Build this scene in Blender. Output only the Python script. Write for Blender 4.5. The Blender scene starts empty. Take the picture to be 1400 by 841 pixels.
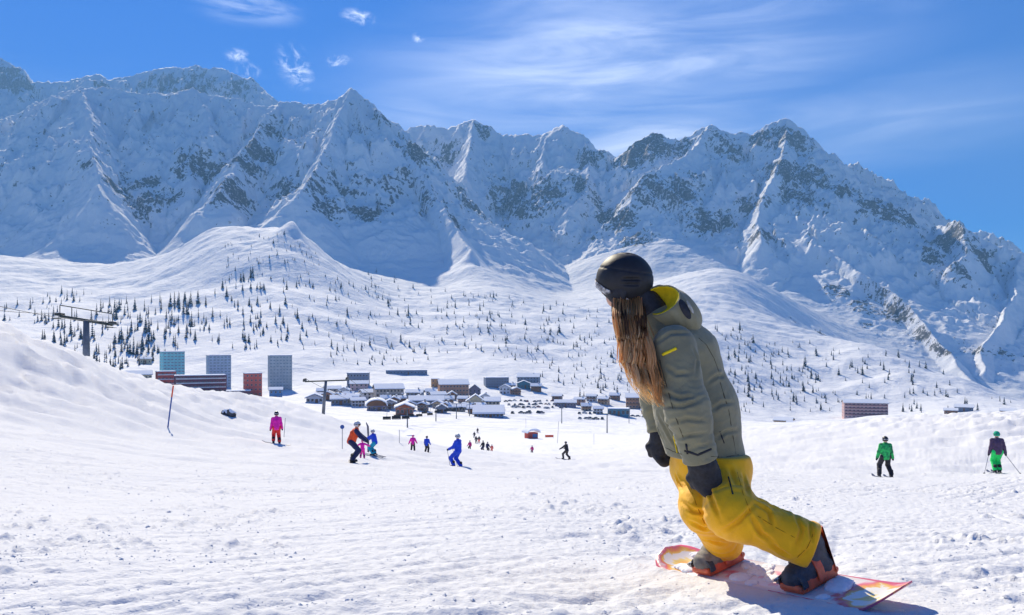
import bpy, math, random
import numpy as np

# ------------------------------------------------------------------ camera, sky, sun, exposure
F, CX, HY = 1100.0, 700.0, 470.0          # focal length and horizon of the photograph in its own pixels
SUN_AZ, SUN_EL = -22.0, 37.0              # degrees: azimuth to the left of the view axis, elevation
scene = bpy.context.scene
col = scene.collection

cam_data = bpy.data.cameras.new('camera')
cam_data.sensor_width = 36.0
cam_data.lens = 36.0 * F / 1400.0
cam_data.shift_y = (HY - 420.5) / 1400.0
cam_data.clip_start, cam_data.clip_end = 0.05, 40000.0
cam = bpy.data.objects.new('camera', cam_data)
cam.location = (0, 0, 0)
cam.rotation_euler = (math.radians(90), 0, 0)
col.objects.link(cam)
scene.camera = cam

scene.view_settings.view_transform = 'Standard'
scene.view_settings.look = 'None'
scene.view_settings.gamma = 1.0
scene.view_settings.exposure = 0.97
scene.view_settings.use_curve_mapping = False
scene.cycles.max_bounces = 7
scene.cycles.diffuse_bounces = 5
scene.cycles.glossy_bounces = 3
scene.cycles.transparent_max_bounces = 8
scene.cycles.volume_bounces = 0

world = bpy.data.worlds.new('World')
scene.world = world
world.use_nodes = True


def node(nt, kind, **kw):
    n = nt.nodes.new(kind)
    for k, v in kw.items():
        if k.startswith('in_'):
            key = k[3:]
            key = int(key) if key.isdigit() else key
            n.inputs[key].default_value = v
        else:
            setattr(n, k, v)
    return n


def math_node(nt, op, a, b=None, c=None, clamp=False):
    n = nt.nodes.new('ShaderNodeMath')
    n.operation = op
    n.use_clamp = clamp
    for i, v in enumerate((a, b, c)):
        if v is None:
            continue
        if isinstance(v, (int, float)):
            n.inputs[i].default_value = v
        else:
            nt.links.new(v, n.inputs[i])
    return n.outputs[0]


def ramp(nt, fac, lo, hi):
    n = nt.nodes.new('ShaderNodeMapRange')
    n.interpolation_type = 'SMOOTHSTEP'
    n.inputs[1].default_value = lo
    n.inputs[2].default_value = hi
    nt.links.new(fac, n.inputs[0])
    return n.outputs[0]


def build_world():
    nt = world.node_tree
    nt.nodes.clear()
    L = nt.links.new
    out = node(nt, 'ShaderNodeOutputWorld')
    bg = node(nt, 'ShaderNodeBackground')
    bg.inputs['Strength'].default_value = 0.15
    sky = node(nt, 'ShaderNodeTexSky')
    sky.sky_type = 'NISHITA'
    sky.sun_disc = False
    sky.sun_elevation = math.radians(SUN_EL)
    sky.sun_rotation = math.radians(SUN_AZ)
    sky.altitude = 3000.0
    sky.air_density = 1.0
    sky.dust_density = 0.0
    sky.ozone_density = 4.0
    hsv = node(nt, 'ShaderNodeHueSaturation')
    hsv.inputs['Saturation'].default_value = 1.52
    hsv.inputs['Value'].default_value = 0.60
    hsv.inputs['Hue'].default_value = 0.516
    L(sky.outputs[0], hsv.inputs['Color'])
    tc = node(nt, 'ShaderNodeTexCoord')
    d = tc.outputs['Generated']

    def blob(px, py, rx, ry, tilt=0.0):
        """soft elliptical patch of sky round one direction"""
        v = np.array([(px - CX) / F, 1.0, (HY - py) / F])
        ln = np.linalg.norm(v)
        c = v / ln
        right = np.array([c[1], -c[0], 0]); right /= np.linalg.norm(right)
        up = np.cross(right, c)
        ca, sa = math.cos(tilt), math.sin(tilt)
        r2, u2 = right * ca + up * sa, up * ca - right * sa
        outs = []
        for ax, rad in ((r2, rx), (u2, ry)):
            dp = node(nt, 'ShaderNodeVectorMath', operation='DOT_PRODUCT')
            L(d, dp.inputs[0]); dp.inputs[1].default_value = tuple(ax / (rad / F / ln))
            s = math_node(nt, 'MULTIPLY', dp.outputs['Value'], dp.outputs['Value'])
            outs.append(s)
        fr = node(nt, 'ShaderNodeVectorMath', operation='DOT_PRODUCT')
        L(d, fr.inputs[0]); fr.inputs[1].default_value = tuple(c)
        r = math_node(nt, 'SQRT', math_node(nt, 'ADD', outs[0], outs[1]))
        m = ramp(nt, r, 1.0, 0.0)
        return math_node(nt, 'MULTIPLY', m, math_node(nt, 'GREATER_THAN', fr.outputs['Value'], 0.0))

    def wisp(scale, rot, stretch, detail, rough, lo, hi, dist=0.6):
        mp = node(nt, 'ShaderNodeMapping')
        mp.inputs['Rotation'].default_value = rot
        mp.inputs['Scale'].default_value = stretch
        L(d, mp.inputs['Vector'])
        n = node(nt, 'ShaderNodeTexNoise')
        n.inputs['Scale'].default_value = scale
        n.inputs['Detail'].default_value = detail
        n.inputs['Roughness'].default_value = rough
        n.inputs['Distortion'].default_value = dist
        L(mp.outputs[0], n.inputs['Vector'])
        return ramp(nt, n.outputs['Fac'], lo, hi)

    def mx(*a):
        r = a[0]
        for b in a[1:]:
            r = math_node(nt, 'MAXIMUM', r, b)
        return r

    def mul(a, b):
        return math_node(nt, 'MULTIPLY', a, b)

    streak = wisp(3.0, (0, -0.12, 0), (1.6, 1.6, 11.0), 8.0, 0.58, 0.28, 0.80, 0.8)
    veil = wisp(1.4, (0, 0.10, 0), (1.2, 1.2, 5.0), 5.0, 0.5, 0.25, 0.75, 0.5)
    area = mx(blob(830, 85, 480, 150, 0.10), mul(blob(1120, 175, 430, 90, 0.05), 0.45),
              mul(blob(880, 205, 260, 75, 0.1), 1.25), mul(blob(580, 150, 180, 90), 0.5))
    cirrus = mul(area, math_node(nt, 'ADD', mul(streak, 0.80), mul(veil, 0.70)))
    top = mul(blob(345, 8, 95, 34, 0.05), wisp(5.0, (0, -0.1, 0), (1.5, 1.5, 9), 8, 0.6, 0.35, 0.65))
    puffy = wisp(34.0, (0.3, 0.2, 0), (1.0, 1.0, 1.5), 9, 0.72, 0.44, 0.66, 1.2)
    puffs = mul(mx(blob(404, 92, 30, 42, 0.5), blob(466, 86, 26, 15), blob(490, 23, 30, 13, -0.1), blob(325, 76, 22, 12),
                   blob(338, 97, 22, 14), blob(572, 52, 13, 9)), puffy)
    far = mul(wisp(2.2, (0, 0, 0), (1, 1, 8), 6, 0.6, 0.52, 0.9), 0.25)     # thin cirrus over the rest of the sky
    m = mx(mul(cirrus, 0.62), mul(top, 0.45), mul(puffs, 0.8), mul(far, 0.3))
    mix = node(nt, 'ShaderNodeMixRGB')
    mix.inputs[2].default_value = (6.6, 7.0, 8.0, 1)
    L(m, mix.inputs[0])
    L(hsv.outputs[0], mix.inputs[1])
    L(mix.outputs[0], bg.inputs['Color'])
    L(bg.outputs[0], out.inputs['Surface'])


build_world()

sun_data = bpy.data.lights.new('sun', 'SUN')
sun_data.energy = 4.5
sun_data.angle = math.radians(0.53)
sun_data.color = (1.0, 0.89, 0.68)
sun = bpy.data.objects.new('sun', sun_data)
sun.rotation_euler = (math.radians(90 - SUN_EL), 0, math.radians(180 - SUN_AZ))
sun.location = (-300, 900, 1500)
col.objects.link(sun)
_az, _el = math.radians(SUN_AZ), math.radians(SUN_EL)
SUN_DIR = np.array([math.sin(_az) * math.cos(_el), math.cos(_az) * math.cos(_el), math.sin(_el)])


# ------------------------------------------------------------------ helpers
def at(px, py, Y):
    """photo pixel + distance along the view axis -> world point"""
    return np.array([(px - CX) / F * Y, Y, (HY - py) / F * Y])


def tag(o, label=None, cat=None, group=None, kind=None):
    if label: o['label'] = label
    if cat: o['category'] = cat
    if group: o['group'] = group
    if kind: o['kind'] = kind
    return o


def link(name, data, parent=None, loc=None, rot=None):
    o = bpy.data.objects.new(name, data)
    col.objects.link(o)
    if parent is not None:
        o.parent = parent
    if loc is not None:
        o.location = loc
    if rot is not None:
        o.rotation_euler = rot
    return o


def empty(name, loc, rz=0.0):
    o = link(name, None, None, tuple(loc), (0, 0, rz))
    o.empty_display_size = 0.2
    return o


def mesh_from(name, verts, faces, mats=None, smooth=False, midx=None):
    me = bpy.data.meshes.new(name)
    me.from_pydata([tuple(v) for v in verts], [], [tuple(f) for f in faces])
    for m in (mats or []):
        me.materials.append(m)
    if midx is not None:
        me.polygons.foreach_set('material_index', midx)
    if smooth:
        me.polygons.foreach_set('use_smooth', [True] * len(me.polygons))
    me.update()
    return me


def mesh_np(name, V, Q, mats=None, smooth=True):
    """fast mesh from arrays: V (n,3), Q (m,k)"""
    me = bpy.data.meshes.new(name)
    n, m, k = len(V), len(Q), Q.shape[1]
    me.vertices.add(n)
    me.vertices.foreach_set('co', np.ascontiguousarray(V, np.float32).ravel())
    me.loops.add(m * k)
    me.loops.foreach_set('vertex_index', np.ascontiguousarray(Q, np.int32).ravel())
    me.polygons.add(m)
    me.polygons.foreach_set('loop_start', np.arange(0, m * k, k, dtype=np.int32))
    me.polygons.foreach_set('use_smooth', np.full(m, smooth))
    for mt in (mats or []):
        me.materials.append(mt)
    me.update(calc_edges=True)
    return me


class MB:
    """collects simple solids into one mesh"""
    def __init__(self):
        self.v, self.f, self.m = [], [], []

    def add(self, verts, faces, mi=0):
        b = len(self.v)
        self.v += [tuple(map(float, p)) for p in verts]
        self.f += [tuple(b + i for i in f) for f in faces]
        self.m += [mi] * len(faces)
        return self

    def box(self, c, s, mi=0, rz=0.0, top=(1, 1)):
        x, y, z = s[0] / 2, s[1] / 2, s[2] / 2
        ca, sa = math.cos(rz), math.sin(rz)
        vs = []
        for zz, (tx, ty) in ((-z, (1, 1)), (z, top)):
            for xx, yy in ((-x, -y), (x, -y), (x, y), (-x, y)):
                xx, yy = xx * tx, yy * ty
                vs.append((c[0] + xx * ca - yy * sa, c[1] + xx * sa + yy * ca, c[2] + zz))
        return self.add(vs, [(3, 2, 1, 0), (4, 5, 6, 7), (0, 1, 5, 4), (1, 2, 6, 5), (2, 3, 7, 6), (3, 0, 4, 7)], mi)

    def tube(self, pts, rads, n=8, mi=0, cap=True):
        pts = [np.array(p, float) for p in pts]
        if isinstance(rads, (int, float)):
            rads = [rads] * len(pts)
        b = len(self.v)
        for i, p in enumerate(pts):
            t = pts[min(i + 1, len(pts) - 1)] - pts[max(i - 1, 0)]
            t = t / (np.linalg.norm(t) + 1e-9)
            a = np.array([0, 0, 1.0]) if abs(t[2]) < 0.9 else np.array([1.0, 0, 0])
            u = np.cross(t, a); u /= np.linalg.norm(u)
            w = np.cross(t, u)
            for k in range(n):
                an = 2 * math.pi * k / n
                q = p + rads[i] * (u * math.cos(an) + w * math.sin(an))
                self.v.append(tuple(q))
        for i in range(len(pts) - 1):
            for k in range(n):
                k2 = (k + 1) % n
                self.f.append((b + i * n + k, b + i * n + k2, b + (i + 1) * n + k2, b + (i + 1) * n + k))
                self.m.append(mi)
        if cap:
            self.f.append(tuple(b + k for k in range(n))[::-1]); self.m.append(mi)
            e = b + (len(pts) - 1) * n
            self.f.append(tuple(e + k for k in range(n))); self.m.append(mi)
        return self

    def mesh(self, name, mats, smooth=False):
        return mesh_from(name, self.v, self.f, mats if isinstance(mats, (list, tuple)) else [mats], smooth, self.m)

    def build(self, name, mats, parent=None, loc=None, rot=None, smooth=False):
        return link(name, self.mesh(name, mats, smooth), parent, loc, rot)


# ------------------------------------------------------------------ noise
_rs = np.random.RandomState(7)
_perm = np.concatenate([_rs.permutation(512)] * 2)
_grad = np.stack([np.cos(np.arange(512) * 2.39996), np.sin(np.arange(512) * 2.39996)], 1)


def perlin(x, y):
    xi, yi = np.floor(x).astype(np.int64), np.floor(y).astype(np.int64)
    xf, yf = x - xi, y - yi
    u, v = xf * xf * xf * (xf * (xf * 6 - 15) + 10), yf * yf * yf * (yf * (yf * 6 - 15) + 10)

    def g(ix, iy, dx, dy):
        h = _perm[(_perm[ix & 511] + iy) & 511]
        gr = _grad[h]
        return gr[..., 0] * dx + gr[..., 1] * dy
    a = g(xi, yi, xf, yf); b = g(xi + 1, yi, xf - 1, yf)
    c = g(xi, yi + 1, xf, yf - 1); e = g(xi + 1, yi + 1, xf - 1, yf - 1)
    return (a + u * (b - a)) * (1 - v) + (c + u * (e - c)) * v


def fbm(x, y, octaves, gain=0.5, lac=2.03):
    s, a = 0, 1.0
    for i in range(octaves):
        s = s + a * perlin(x + 17.3 * i, y - 9.1 * i)
        a *= gain; x = x * lac; y = y * lac
    return s


def ridged(x, y, octaves, gain=0.5, lac=2.05):
    s, a, w = 0, 1.0, 1.0
    for i in range(octaves):
        n = 1.0 - np.abs(perlin(x + 31.7 * i, y + 11.9 * i)) * 1.9
        n = np.clip(n, 0, 1) ** 2 * w
        s = s + a * n
        w = np.clip(n * 1.6, 0, 1)
        a *= gain; x = x * lac; y = y * lac
    return s


def sstep(a, b, x):
    t = np.clip((x - a) / (b - a), 0, 1)
    return t * t * (3 - 2 * t)


# ------------------------------------------------------------------ materials
MATS = {}


def principled(name, color, rough=0.6, spec=0.5, var=0.0, scale=20.0, bump=0.0, bump_scale=60.0, metal=0.0, coords='Object',
               sheen=0.0, color2=None, detail=4.0, coat=0.0, bump_dist=0.01, sss=0.0):
    """procedural material: base colour broken up by noise, optional fine relief"""
    if name in MATS:
        return MATS[name]
    m = bpy.data.materials.new(name)
    m.use_nodes = True
    nt = m.node_tree
    b = nt.nodes['Principled BSDF']
    L = nt.links.new
    b.inputs['Roughness'].default_value = rough
    b.inputs['Specular IOR Level'].default_value = spec
    b.inputs['Metallic'].default_value = metal
    if sheen:
        b.inputs['Sheen Weight'].default_value = sheen
    if coat:
        b.inputs['Coat Weight'].default_value = coat
    if sss:
        b.inputs['Subsurface Weight'].default_value = sss
        b.inputs['Subsurface Radius'].default_value = (0.02, 0.03, 0.04)
    c = (*color, 1)
    b.inputs['Base Color'].default_value = c
    tc = node(nt, 'ShaderNodeTexCoord')
    if var > 0 or color2 is not None:
        n = node(nt, 'ShaderNodeTexNoise')
        n.inputs['Scale'].default_value = scale
        n.inputs['Detail'].default_value = detail
        L(tc.outputs[coords], n.inputs['Vector'])
        cr = node(nt, 'ShaderNodeMixRGB')
        lo = color2 if color2 is not None else tuple(v * (1 - var) for v in color)
        hi = color if color2 is not None else tuple(min(1, v * (1 + var)) for v in color)
        cr.inputs[1].default_value = (*lo, 1)
        cr.inputs[2].default_value = (*hi, 1)
        L(ramp(nt, n.outputs['Fac'], 0.3, 0.7), cr.inputs[0])
        L(cr.outputs[0], b.inputs['Base Color'])
    if bump > 0:
        n2 = node(nt, 'ShaderNodeTexNoise')
        n2.inputs['Scale'].default_value = bump_scale
        n2.inputs['Detail'].default_value = 5
        L(tc.outputs[coords], n2.inputs['Vector'])
        bp = node(nt, 'ShaderNodeBump')
        bp.inputs['Strength'].default_value = bump
        bp.inputs['Distance'].default_value = bump_dist
        L(n2.outputs['Fac'], bp.inputs['Height'])
        L(bp.outputs[0], b.inputs['Normal'])
    MATS[name] = m
    return m


# ------------------------------------------------------------------ terrain: one height field over (view column, distance)
def plane_py(Y):
    return 616.0 + 660.0 / Y


# (px, py, distance) of ground seen in the photograph, and of hidden ground behind the crests
GROUND = [
    # piste
    (-900, 616 + 660 / 3, 3), (700, 616 + 660 / 3, 3), (2300, 616 + 660 / 3, 3), (100, 616 + 66, 10), (700, 616 + 66, 10), (1300, 616 + 66, 10),
    (1000, 616 + 165, 4), (0, 616 + 165, 4), (1400, 616 + 165, 4),
    (0, 612, 18), (0, 570, 28), (0, 500, 38), (0, 444, 48), (0, 470, 65), (0, 505, 90),
    (-300, 590, 16), (-300, 480, 34), (-300, 400, 46), (-300, 440, 70), (-700, 560, 16), (-700, 420, 40), (-700, 420, 80),
    (115, 575, 32), (115, 489, 53), (115, 520, 75), (115, 527, 95), (200, 590, 34), (200, 518, 60), (200, 545, 90),
    (229, 586, 38), (310, 569, 55), (300, 536, 76), (300, 555, 110), (378, 606, 40), (380, 549, 90), (380, 562, 120),
    (440, 577, 99), (480, 629, 31), (495, 618, 37), (564, 617, 60), (583, 618, 60), (625, 638, 38),
    (672, 619, 105), (727, 620, 105), (774, 628, 72), (652, 609, 150),
    (900, 627, 60), (900, 612, 120), (1020, 650, 25), (1210, 652, 26), (1363, 649, 32), (1100, 610, 55),
    (1010, 588, 92), (1100, 581, 84), (1200, 573, 74), (1300, 569, 66), (1400, 565, 60), (1600, 556, 55), (1900, 556, 52),
    (1010, 592, 130), (1100, 591, 120), (1200, 590, 110), (1300, 588, 100), (1400, 586, 95), (1700, 586, 95),
    (500, 606, 130), (700, 607, 150), (880, 607, 150),
    (500, 588, 210), (560, 586, 230), (700, 592, 230), (880, 594, 230),
    (500, 568, 330), (640, 576, 330), (760, 580, 330), (880, 582, 330),
    (480, 549, 520), (640, 560, 520), (760, 567, 520), (880, 572, 520),
    (480, 534, 720), (640, 543, 720), (760, 552, 720), (880, 560, 720),
    # valley floor behind the crests
    (1050, 585, 300), (1050, 583, 600), (1185, 577, 500), (1185, 575, 920), (1300, 575, 300), (1300, 572, 600), (1400, 572, 500), (1600, 574, 500), (2200, 574, 500),
    (-200, 500, 300), (0, 505, 300), (100, 512, 300), (240, 535, 300), (360, 550, 300), (0, 490, 700), (100, 506, 700), (240, 531, 720), (320, 539, 720), (390, 545, 720),
    (-700, 480, 600), (-700, 430, 1500),
    # lower slopes
    (-200, 420, 1250), (-200, 370, 1900), (0, 425, 1200), (0, 385, 1600), (0, 350, 2000), (150, 465, 1000), (150, 420, 1300), (150, 388, 1600), (150, 364, 1900),
    (240, 500, 900), (280, 470, 1000), (280, 420, 1250), (275, 368, 1500), (285, 318, 1720), (320, 312, 1740), (330, 335, 1900), (400, 470, 1000), (400, 420, 1200), (390, 365, 1450), (385, 313, 1655), (400, 301, 1650), (414, 322, 1650), (402, 325, 1800), (230, 356, 1680),
    (440, 345, 1700), (520, 485, 1050), (520, 440, 1300), (520, 400, 1700), (500, 374, 2050), (640, 490, 1050), (640, 440, 1350), (640, 400, 1800), (640, 365, 2200),
    (745, 500, 1050), (745, 450, 1350), (745, 412, 1900), (870, 520, 1000), (870, 470, 1250), (870, 425, 1700), (870, 405, 2000), (760, 408, 2250), (760, 402, 2600), (700, 392, 2500), (620, 385, 2150), (820, 398, 2350),
    (1000, 548, 1000), (1000, 500, 1200), (1000, 450, 1500), (1000, 410, 1800), (1000, 370, 2100), (1100, 562, 1000), (1100, 520, 1200), (1100, 480, 1420), (1100, 452, 1620), (1110, 462, 1850),
    (1180, 566, 980), (1180, 525, 1180), (1180, 469, 1480), (1180, 487, 1720), (1250, 566, 940), (1250, 540, 1100), (1250, 494, 1370), (1250, 515, 1620), (1330, 562, 900), (1330, 524, 1220), (1330, 540, 1500),
    (1400, 566, 820), (1400, 556, 1030), (1400, 560, 1400), (1700, 570, 1000), (1700, 560, 1600), (2200, 560, 1500),
    # far floor, under the mountains
    (-700, 420, 2800), (0, 400, 2900), (400, 390, 2900), (700, 395, 2900), (1000, 420, 2900), (1300, 500, 2300), (1400, 510, 2900), (2200, 530, 2900), (700, 440, 6000), (-700, 440, 6000), (2200, 460, 6000),
]


def tps_fit(P, val, lam):
    n = len(P)
    d2 = ((P[:, None] - P[None]) ** 2).sum(-1)
    K = 0.5 * d2 * np.log(d2 + 1e-12) + lam * np.eye(n)
    A = np.zeros((n + 3, n + 3))
    A[:n, :n] = K
    A[:n, n], A[:n, n + 1:] = 1, P
    A[n, :n], A[n + 1:, :n] = 1, P.T
    return np.linalg.solve(A, np.concatenate([val, np.zeros(3)]))


_g = np.array(GROUND, float)
_P = np.stack([(_g[:, 0] - CX) / 500.0, np.log(_g[:, 2]) * 1.35], 1)
_W = tps_fit(_P, _g[:, 1] - plane_py(_g[:, 2]), 2e-4)


def base_py(px, Y):
    sh = px.shape
    u = ((px - CX) / 500.0).ravel()
    v = (np.log(Y) * 1.35).ravel()
    r = _W[-3] + _W[-2] * u + _W[-1] * v
    for k in range(len(_P)):
        d2 = (u - _P[k, 0]) ** 2 + (v - _P[k, 1]) ** 2
        r = r + _W[k] * 0.5 * d2 * np.log(d2 + 1e-12)
    return r.reshape(sh) + plane_py(Y)


# ridges and spurs: (px, py, distance) along the crest; then steepness near the crest, far from it, and the fall-off length
RIDGES = [
    # far summits at the left
    ([(-500, 90, 5400), (-300, 70, 5400), (-60, 62, 5300), (0, 79, 5200), (30, 94, 5200), (45, 110, 5200), (75, 113, 5200), (135, 99, 5200), (150, 108, 5200), (200, 97, 5200), (232, 92, 5200), (265, 89, 5200), (310, 95, 5200), (345, 108, 5200), (360, 122, 5200), (378, 138, 5100), (450, 190, 5000)], 1.1, 0.5, 500),
    # long left ridge with the pointed summit
    ([(-600, 230, 3500), (-300, 215, 3500), (-100, 192, 3400), (0, 164, 3350), (40, 145, 3350), (75, 131, 3320), (110, 121, 3300), (150, 119, 3300), (200, 127, 3300), (235, 124, 3300), (265, 121, 3300), (310, 133, 3300), (350, 146, 3300), (385, 140, 3300), (420, 141, 3300), (465, 139, 3260), (485, 123, 3200), (510, 140, 3230), (530, 160, 3280), (546, 186, 3380), (556, 206, 3450)], 1.15, 0.66, 400),
    ([(112, 121, 3300), (121, 150, 3040), (125, 180, 2840), (130, 225, 2600), (138, 262, 2420)], 1.15, 0.8, 300),
    ([(265, 121, 3300), (278, 170, 3060), (262, 215, 2880), (258, 255, 2700)], 1.15, 0.8, 250),
    ([(385, 140, 3300), (365, 165, 3120), (340, 190, 2930), (326, 204, 2830), (312, 225, 2700), (298, 262, 2500)], 1.25, 0.85, 250),
    ([(485, 123, 3200), (468, 160, 3020), (450, 195, 2810), (432, 232, 2600), (415, 262, 2420)], 1.2, 0.8, 260),
    ([(489, 124, 3200), (500, 180, 3000), (512, 235, 2800), (520, 285, 2600)], 1.15, 0.8, 240),
    ([(505, 135, 3215), (535, 180, 3080), (568, 225, 2900), (598, 272, 2700), (622, 308, 2520), (640, 342, 2340)], 1.3, 1.0, 260),
    # middle ridge
    ([(535, 200, 4050), (550, 179, 4050), (575, 171, 4050), (610, 177, 4000), (632, 168, 4000), (650, 163, 4000), (680, 177, 3980), (700, 185, 3950), (740, 182, 3900), (770, 169, 3850), (800, 186, 3780), (818, 208, 3720), (833, 246, 3650)], 1.15, 0.66, 400),
    ([(650, 163, 4000), (645, 205, 3700), (635, 240, 3480), (628, 262, 3400), (648, 314, 3200)], 1.2, 0.8, 250),
    ([(745, 182, 3900), (738, 225, 3600), (722, 262, 3450), (706, 288, 3350)], 1.2, 0.8, 240),
    ([(800, 186, 3780), (808, 225, 3560), (800, 262, 3350), (776, 284, 3240)], 1.2, 0.8, 240),
    # arete from the notch
    ([(834, 240, 3640), (843, 250, 3470), (857, 275, 3310), (874, 305, 3170), (893, 345, 3000), (912, 385, 2850), (922, 405, 2760)], 1.25, 0.75, 200),
    # sunlit apron below the notch
    ([(858, 258, 3380), (890, 290, 3150), (930, 335, 2900), (972, 385, 2620), (1005, 425, 2350)], 0.62, 0.52, 200),
    # right massif
    ([(834, 248, 3650), (845, 213, 3650), (870, 195, 3650), (900, 182, 3650), (930, 192, 3640), (945, 187, 3640), (975, 168, 3620), (1000, 183, 3620), (1030, 182, 3600), (1050, 170, 3600), (1080, 162, 3580), (1100, 175, 3580), (1115, 203, 3560), (1130, 228, 3540), (1160, 245, 3480), (1200, 274, 3380), (1230, 288, 3300), (1250, 300, 3230), (1266, 312, 3150), (1290, 306, 2980), (1310, 303, 2920), (1330, 318, 2900), (1360, 334, 2860), (1400, 346, 2820), (1500, 372, 2760), (1700, 430, 2700), (2000, 470, 2700)], 1.15, 0.63, 400),
    ([(975, 168, 3620), (955, 200, 3480), (920, 222, 3340), (880, 238, 3220)], 1.2, 0.7, 220),
    ([(1000, 183, 3620), (985, 240, 3300), (965, 275, 3120)], 1.2, 0.75, 220),
    ([(1080, 162, 3580), (1068, 215, 3320), (1045, 262, 3100), (1036, 300, 2920), (1040, 328, 2760)], 1.15, 0.6, 220),
    ([(1115, 203, 3560), (1120, 255, 3260), (1112, 315, 2900), (1108, 332, 2760), (1150, 358, 2640), (1210, 392, 2480), (1262, 428, 2320), (1300, 478, 2140), (1330, 525, 1960)], 1.5, 0.75, 300),
    ([(1250, 300, 3230), (1250, 330, 2950), (1262, 350, 2800)], 1.0, 0.5, 200),
    ([(1310, 303, 2920), (1318, 345, 2720), (1300, 362, 2620)], 1.1, 0.5, 200),
    ([(1400, 346, 2820), (1390, 400, 2520), (1350, 470, 2220), (1345, 510, 2080)], 1.3, 0.6, 220),
    ([(1450, 420, 2500), (1440, 470, 2250), (1420, 525, 2020)], 1.25, 0.6, 200),
]

# outcrops of bare rock seen in the photograph (px, py, radius, strength), turned into world positions with the terrain below
ROCKS = [(120, 228, 16, .7), (190, 250, 22, 1), (205, 272, 26, 1), (160, 258, 20, .8), (240, 268, 16, 1), (268, 232, 22, 1), (300, 228, 14, 1), (255, 210, 14, .6), (352, 205, 20, 1.3), (335, 225, 16, 1.3), (372, 182, 14, 1), (318, 262, 22, 1.2),
         (300, 270, 14, 1), (390, 262, 22, .9), (430, 250, 30, .7), (445, 285, 22, 1.1), (500, 295, 26, 1), (470, 262, 24, .6), (545, 255, 30, .5), (590, 270, 22, .7), (485, 180, 14, .5), (525, 165, 12, .8), (570, 205, 26, 1), (605, 215, 20, .9), (660, 178, 14, .9), (630, 260, 18, .9), (655, 290, 22, 1), (700, 265, 30, 1), (745, 265, 26, 1), (720, 280, 24, 1), (790, 250, 18, .9), (805, 215, 16, 1.1), (818, 200, 10, 1), (625, 305, 18, .8),
         (830, 290, 20, 1), (850, 300, 24, 1), (870, 330, 22, 1), (820, 325, 12, .9), (815, 275, 14, .8), (870, 205, 26, 1.3), (900, 195, 24, 1.3), (850, 218, 16, 1), (930, 200, 18, .8), (890, 255, 26, 1), (930, 265, 24, 1), (960, 300, 26, 1), (985, 300, 18, .9), (950, 240, 20, .7), (1000, 200, 24, .7), (980, 180, 12, .7), (1050, 190, 22, 1), (1085, 190, 24, 1), (1075, 230, 26, 1.1), (1110, 240, 24, 1.1), (1090, 270, 22, 1), (1030, 285, 18, 1), (1045, 320, 18, 1), (1150, 260, 20, .9), (1185, 280, 20, 1), (1220, 290, 22, 1.1), (1245, 300, 16, 1.1),
         (1300, 330, 26, 1.2), (1275, 350, 18, 1.1), (1340, 350, 24, 1.1), (1310, 365, 20, 1), (1180, 415, 26, .9), (1150, 400, 22, .8), (1220, 430, 24, .8), (1200, 450, 20, .6), (1260, 460, 20, .7), (1290, 480, 20, .8), (1330, 480, 24, .7), (1380, 490, 20, .7), (1120, 455, 22, .8), (1085, 440, 16, .8), (20, 120, 24, .9), (10, 100, 20, 1), (250, 115, 40, .8), (330, 120, 24, .8), (210, 110, 24, .6), (140, 112, 14, .6)]

PX_IN = np.linspace(-60, 1460, 800)
PX_ALL = np.concatenate([np.linspace(-2200, -80, 55), PX_IN, np.linspace(1480, 3600, 55)])
Y_NEAR = np.exp(np.concatenate([np.linspace(math.log(0.55), math.log(2.7), 40)[:-1], np.linspace(math.log(2.7), math.log(26), 370)[:-1], np.linspace(math.log(26), math.log(230), 130)]))
Y_FAR = np.concatenate([np.exp(np.linspace(math.log(230), math.log(1500), 170)), np.linspace(1500, 2000, 70)[1:],
                        np.linspace(2000, 3700, 430)[1:], np.linspace(3700, 4150, 60)[1:], np.linspace(4150, 5300, 90)[1:], np.linspace(5300, 7500, 24)[1:]])


def mountains(X, Yg):
    """highest of all ridge flanks, plus the gullies that run down them"""
    H = np.full(X.shape, -1e9)
    A = np.zeros(X.shape); D = np.zeros(X.shape); I = np.zeros(X.shape)
    wx = X + 34 * fbm(X / 420, Yg / 420, 3) + 9 * fbm(X / 90 + 5, Yg / 90, 2)
    wy = Yg + 34 * fbm(X / 420 + 40, Yg / 420 + 9, 3) + 9 * fbm(X / 90 + 25, Yg / 90, 2)
    for ri, (pts, s0, s1, ln) in enumerate(RIDGES):
        P = np.array([at(*p) for p in pts])
        acc = 0.0
        for a, b in zip(P[:-1], P[1:]):
            ab = b[:2] - a[:2]
            l2 = (ab ** 2).sum()
            t = np.clip(((wx - a[0]) * ab[0] + (wy - a[1]) * ab[1]) / l2, 0, 1)
            d = np.hypot(wx - a[0] - t * ab[0], wy - a[1] - t * ab[1])
            h = a[2] + t * (b[2] - a[2]) - (s1 * d + (s0 - s1) * ln * (1 - np.exp(-d / ln)))
            k = h > H
            H = np.where(k, h, H)
            A = np.where(k, acc + t * math.sqrt(l2) + ri * 991.0, A)
            D = np.where(k, d, D)
            I = np.where(k, ri, I)
            acc += math.sqrt(l2)
    return H, A, D, I


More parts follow.
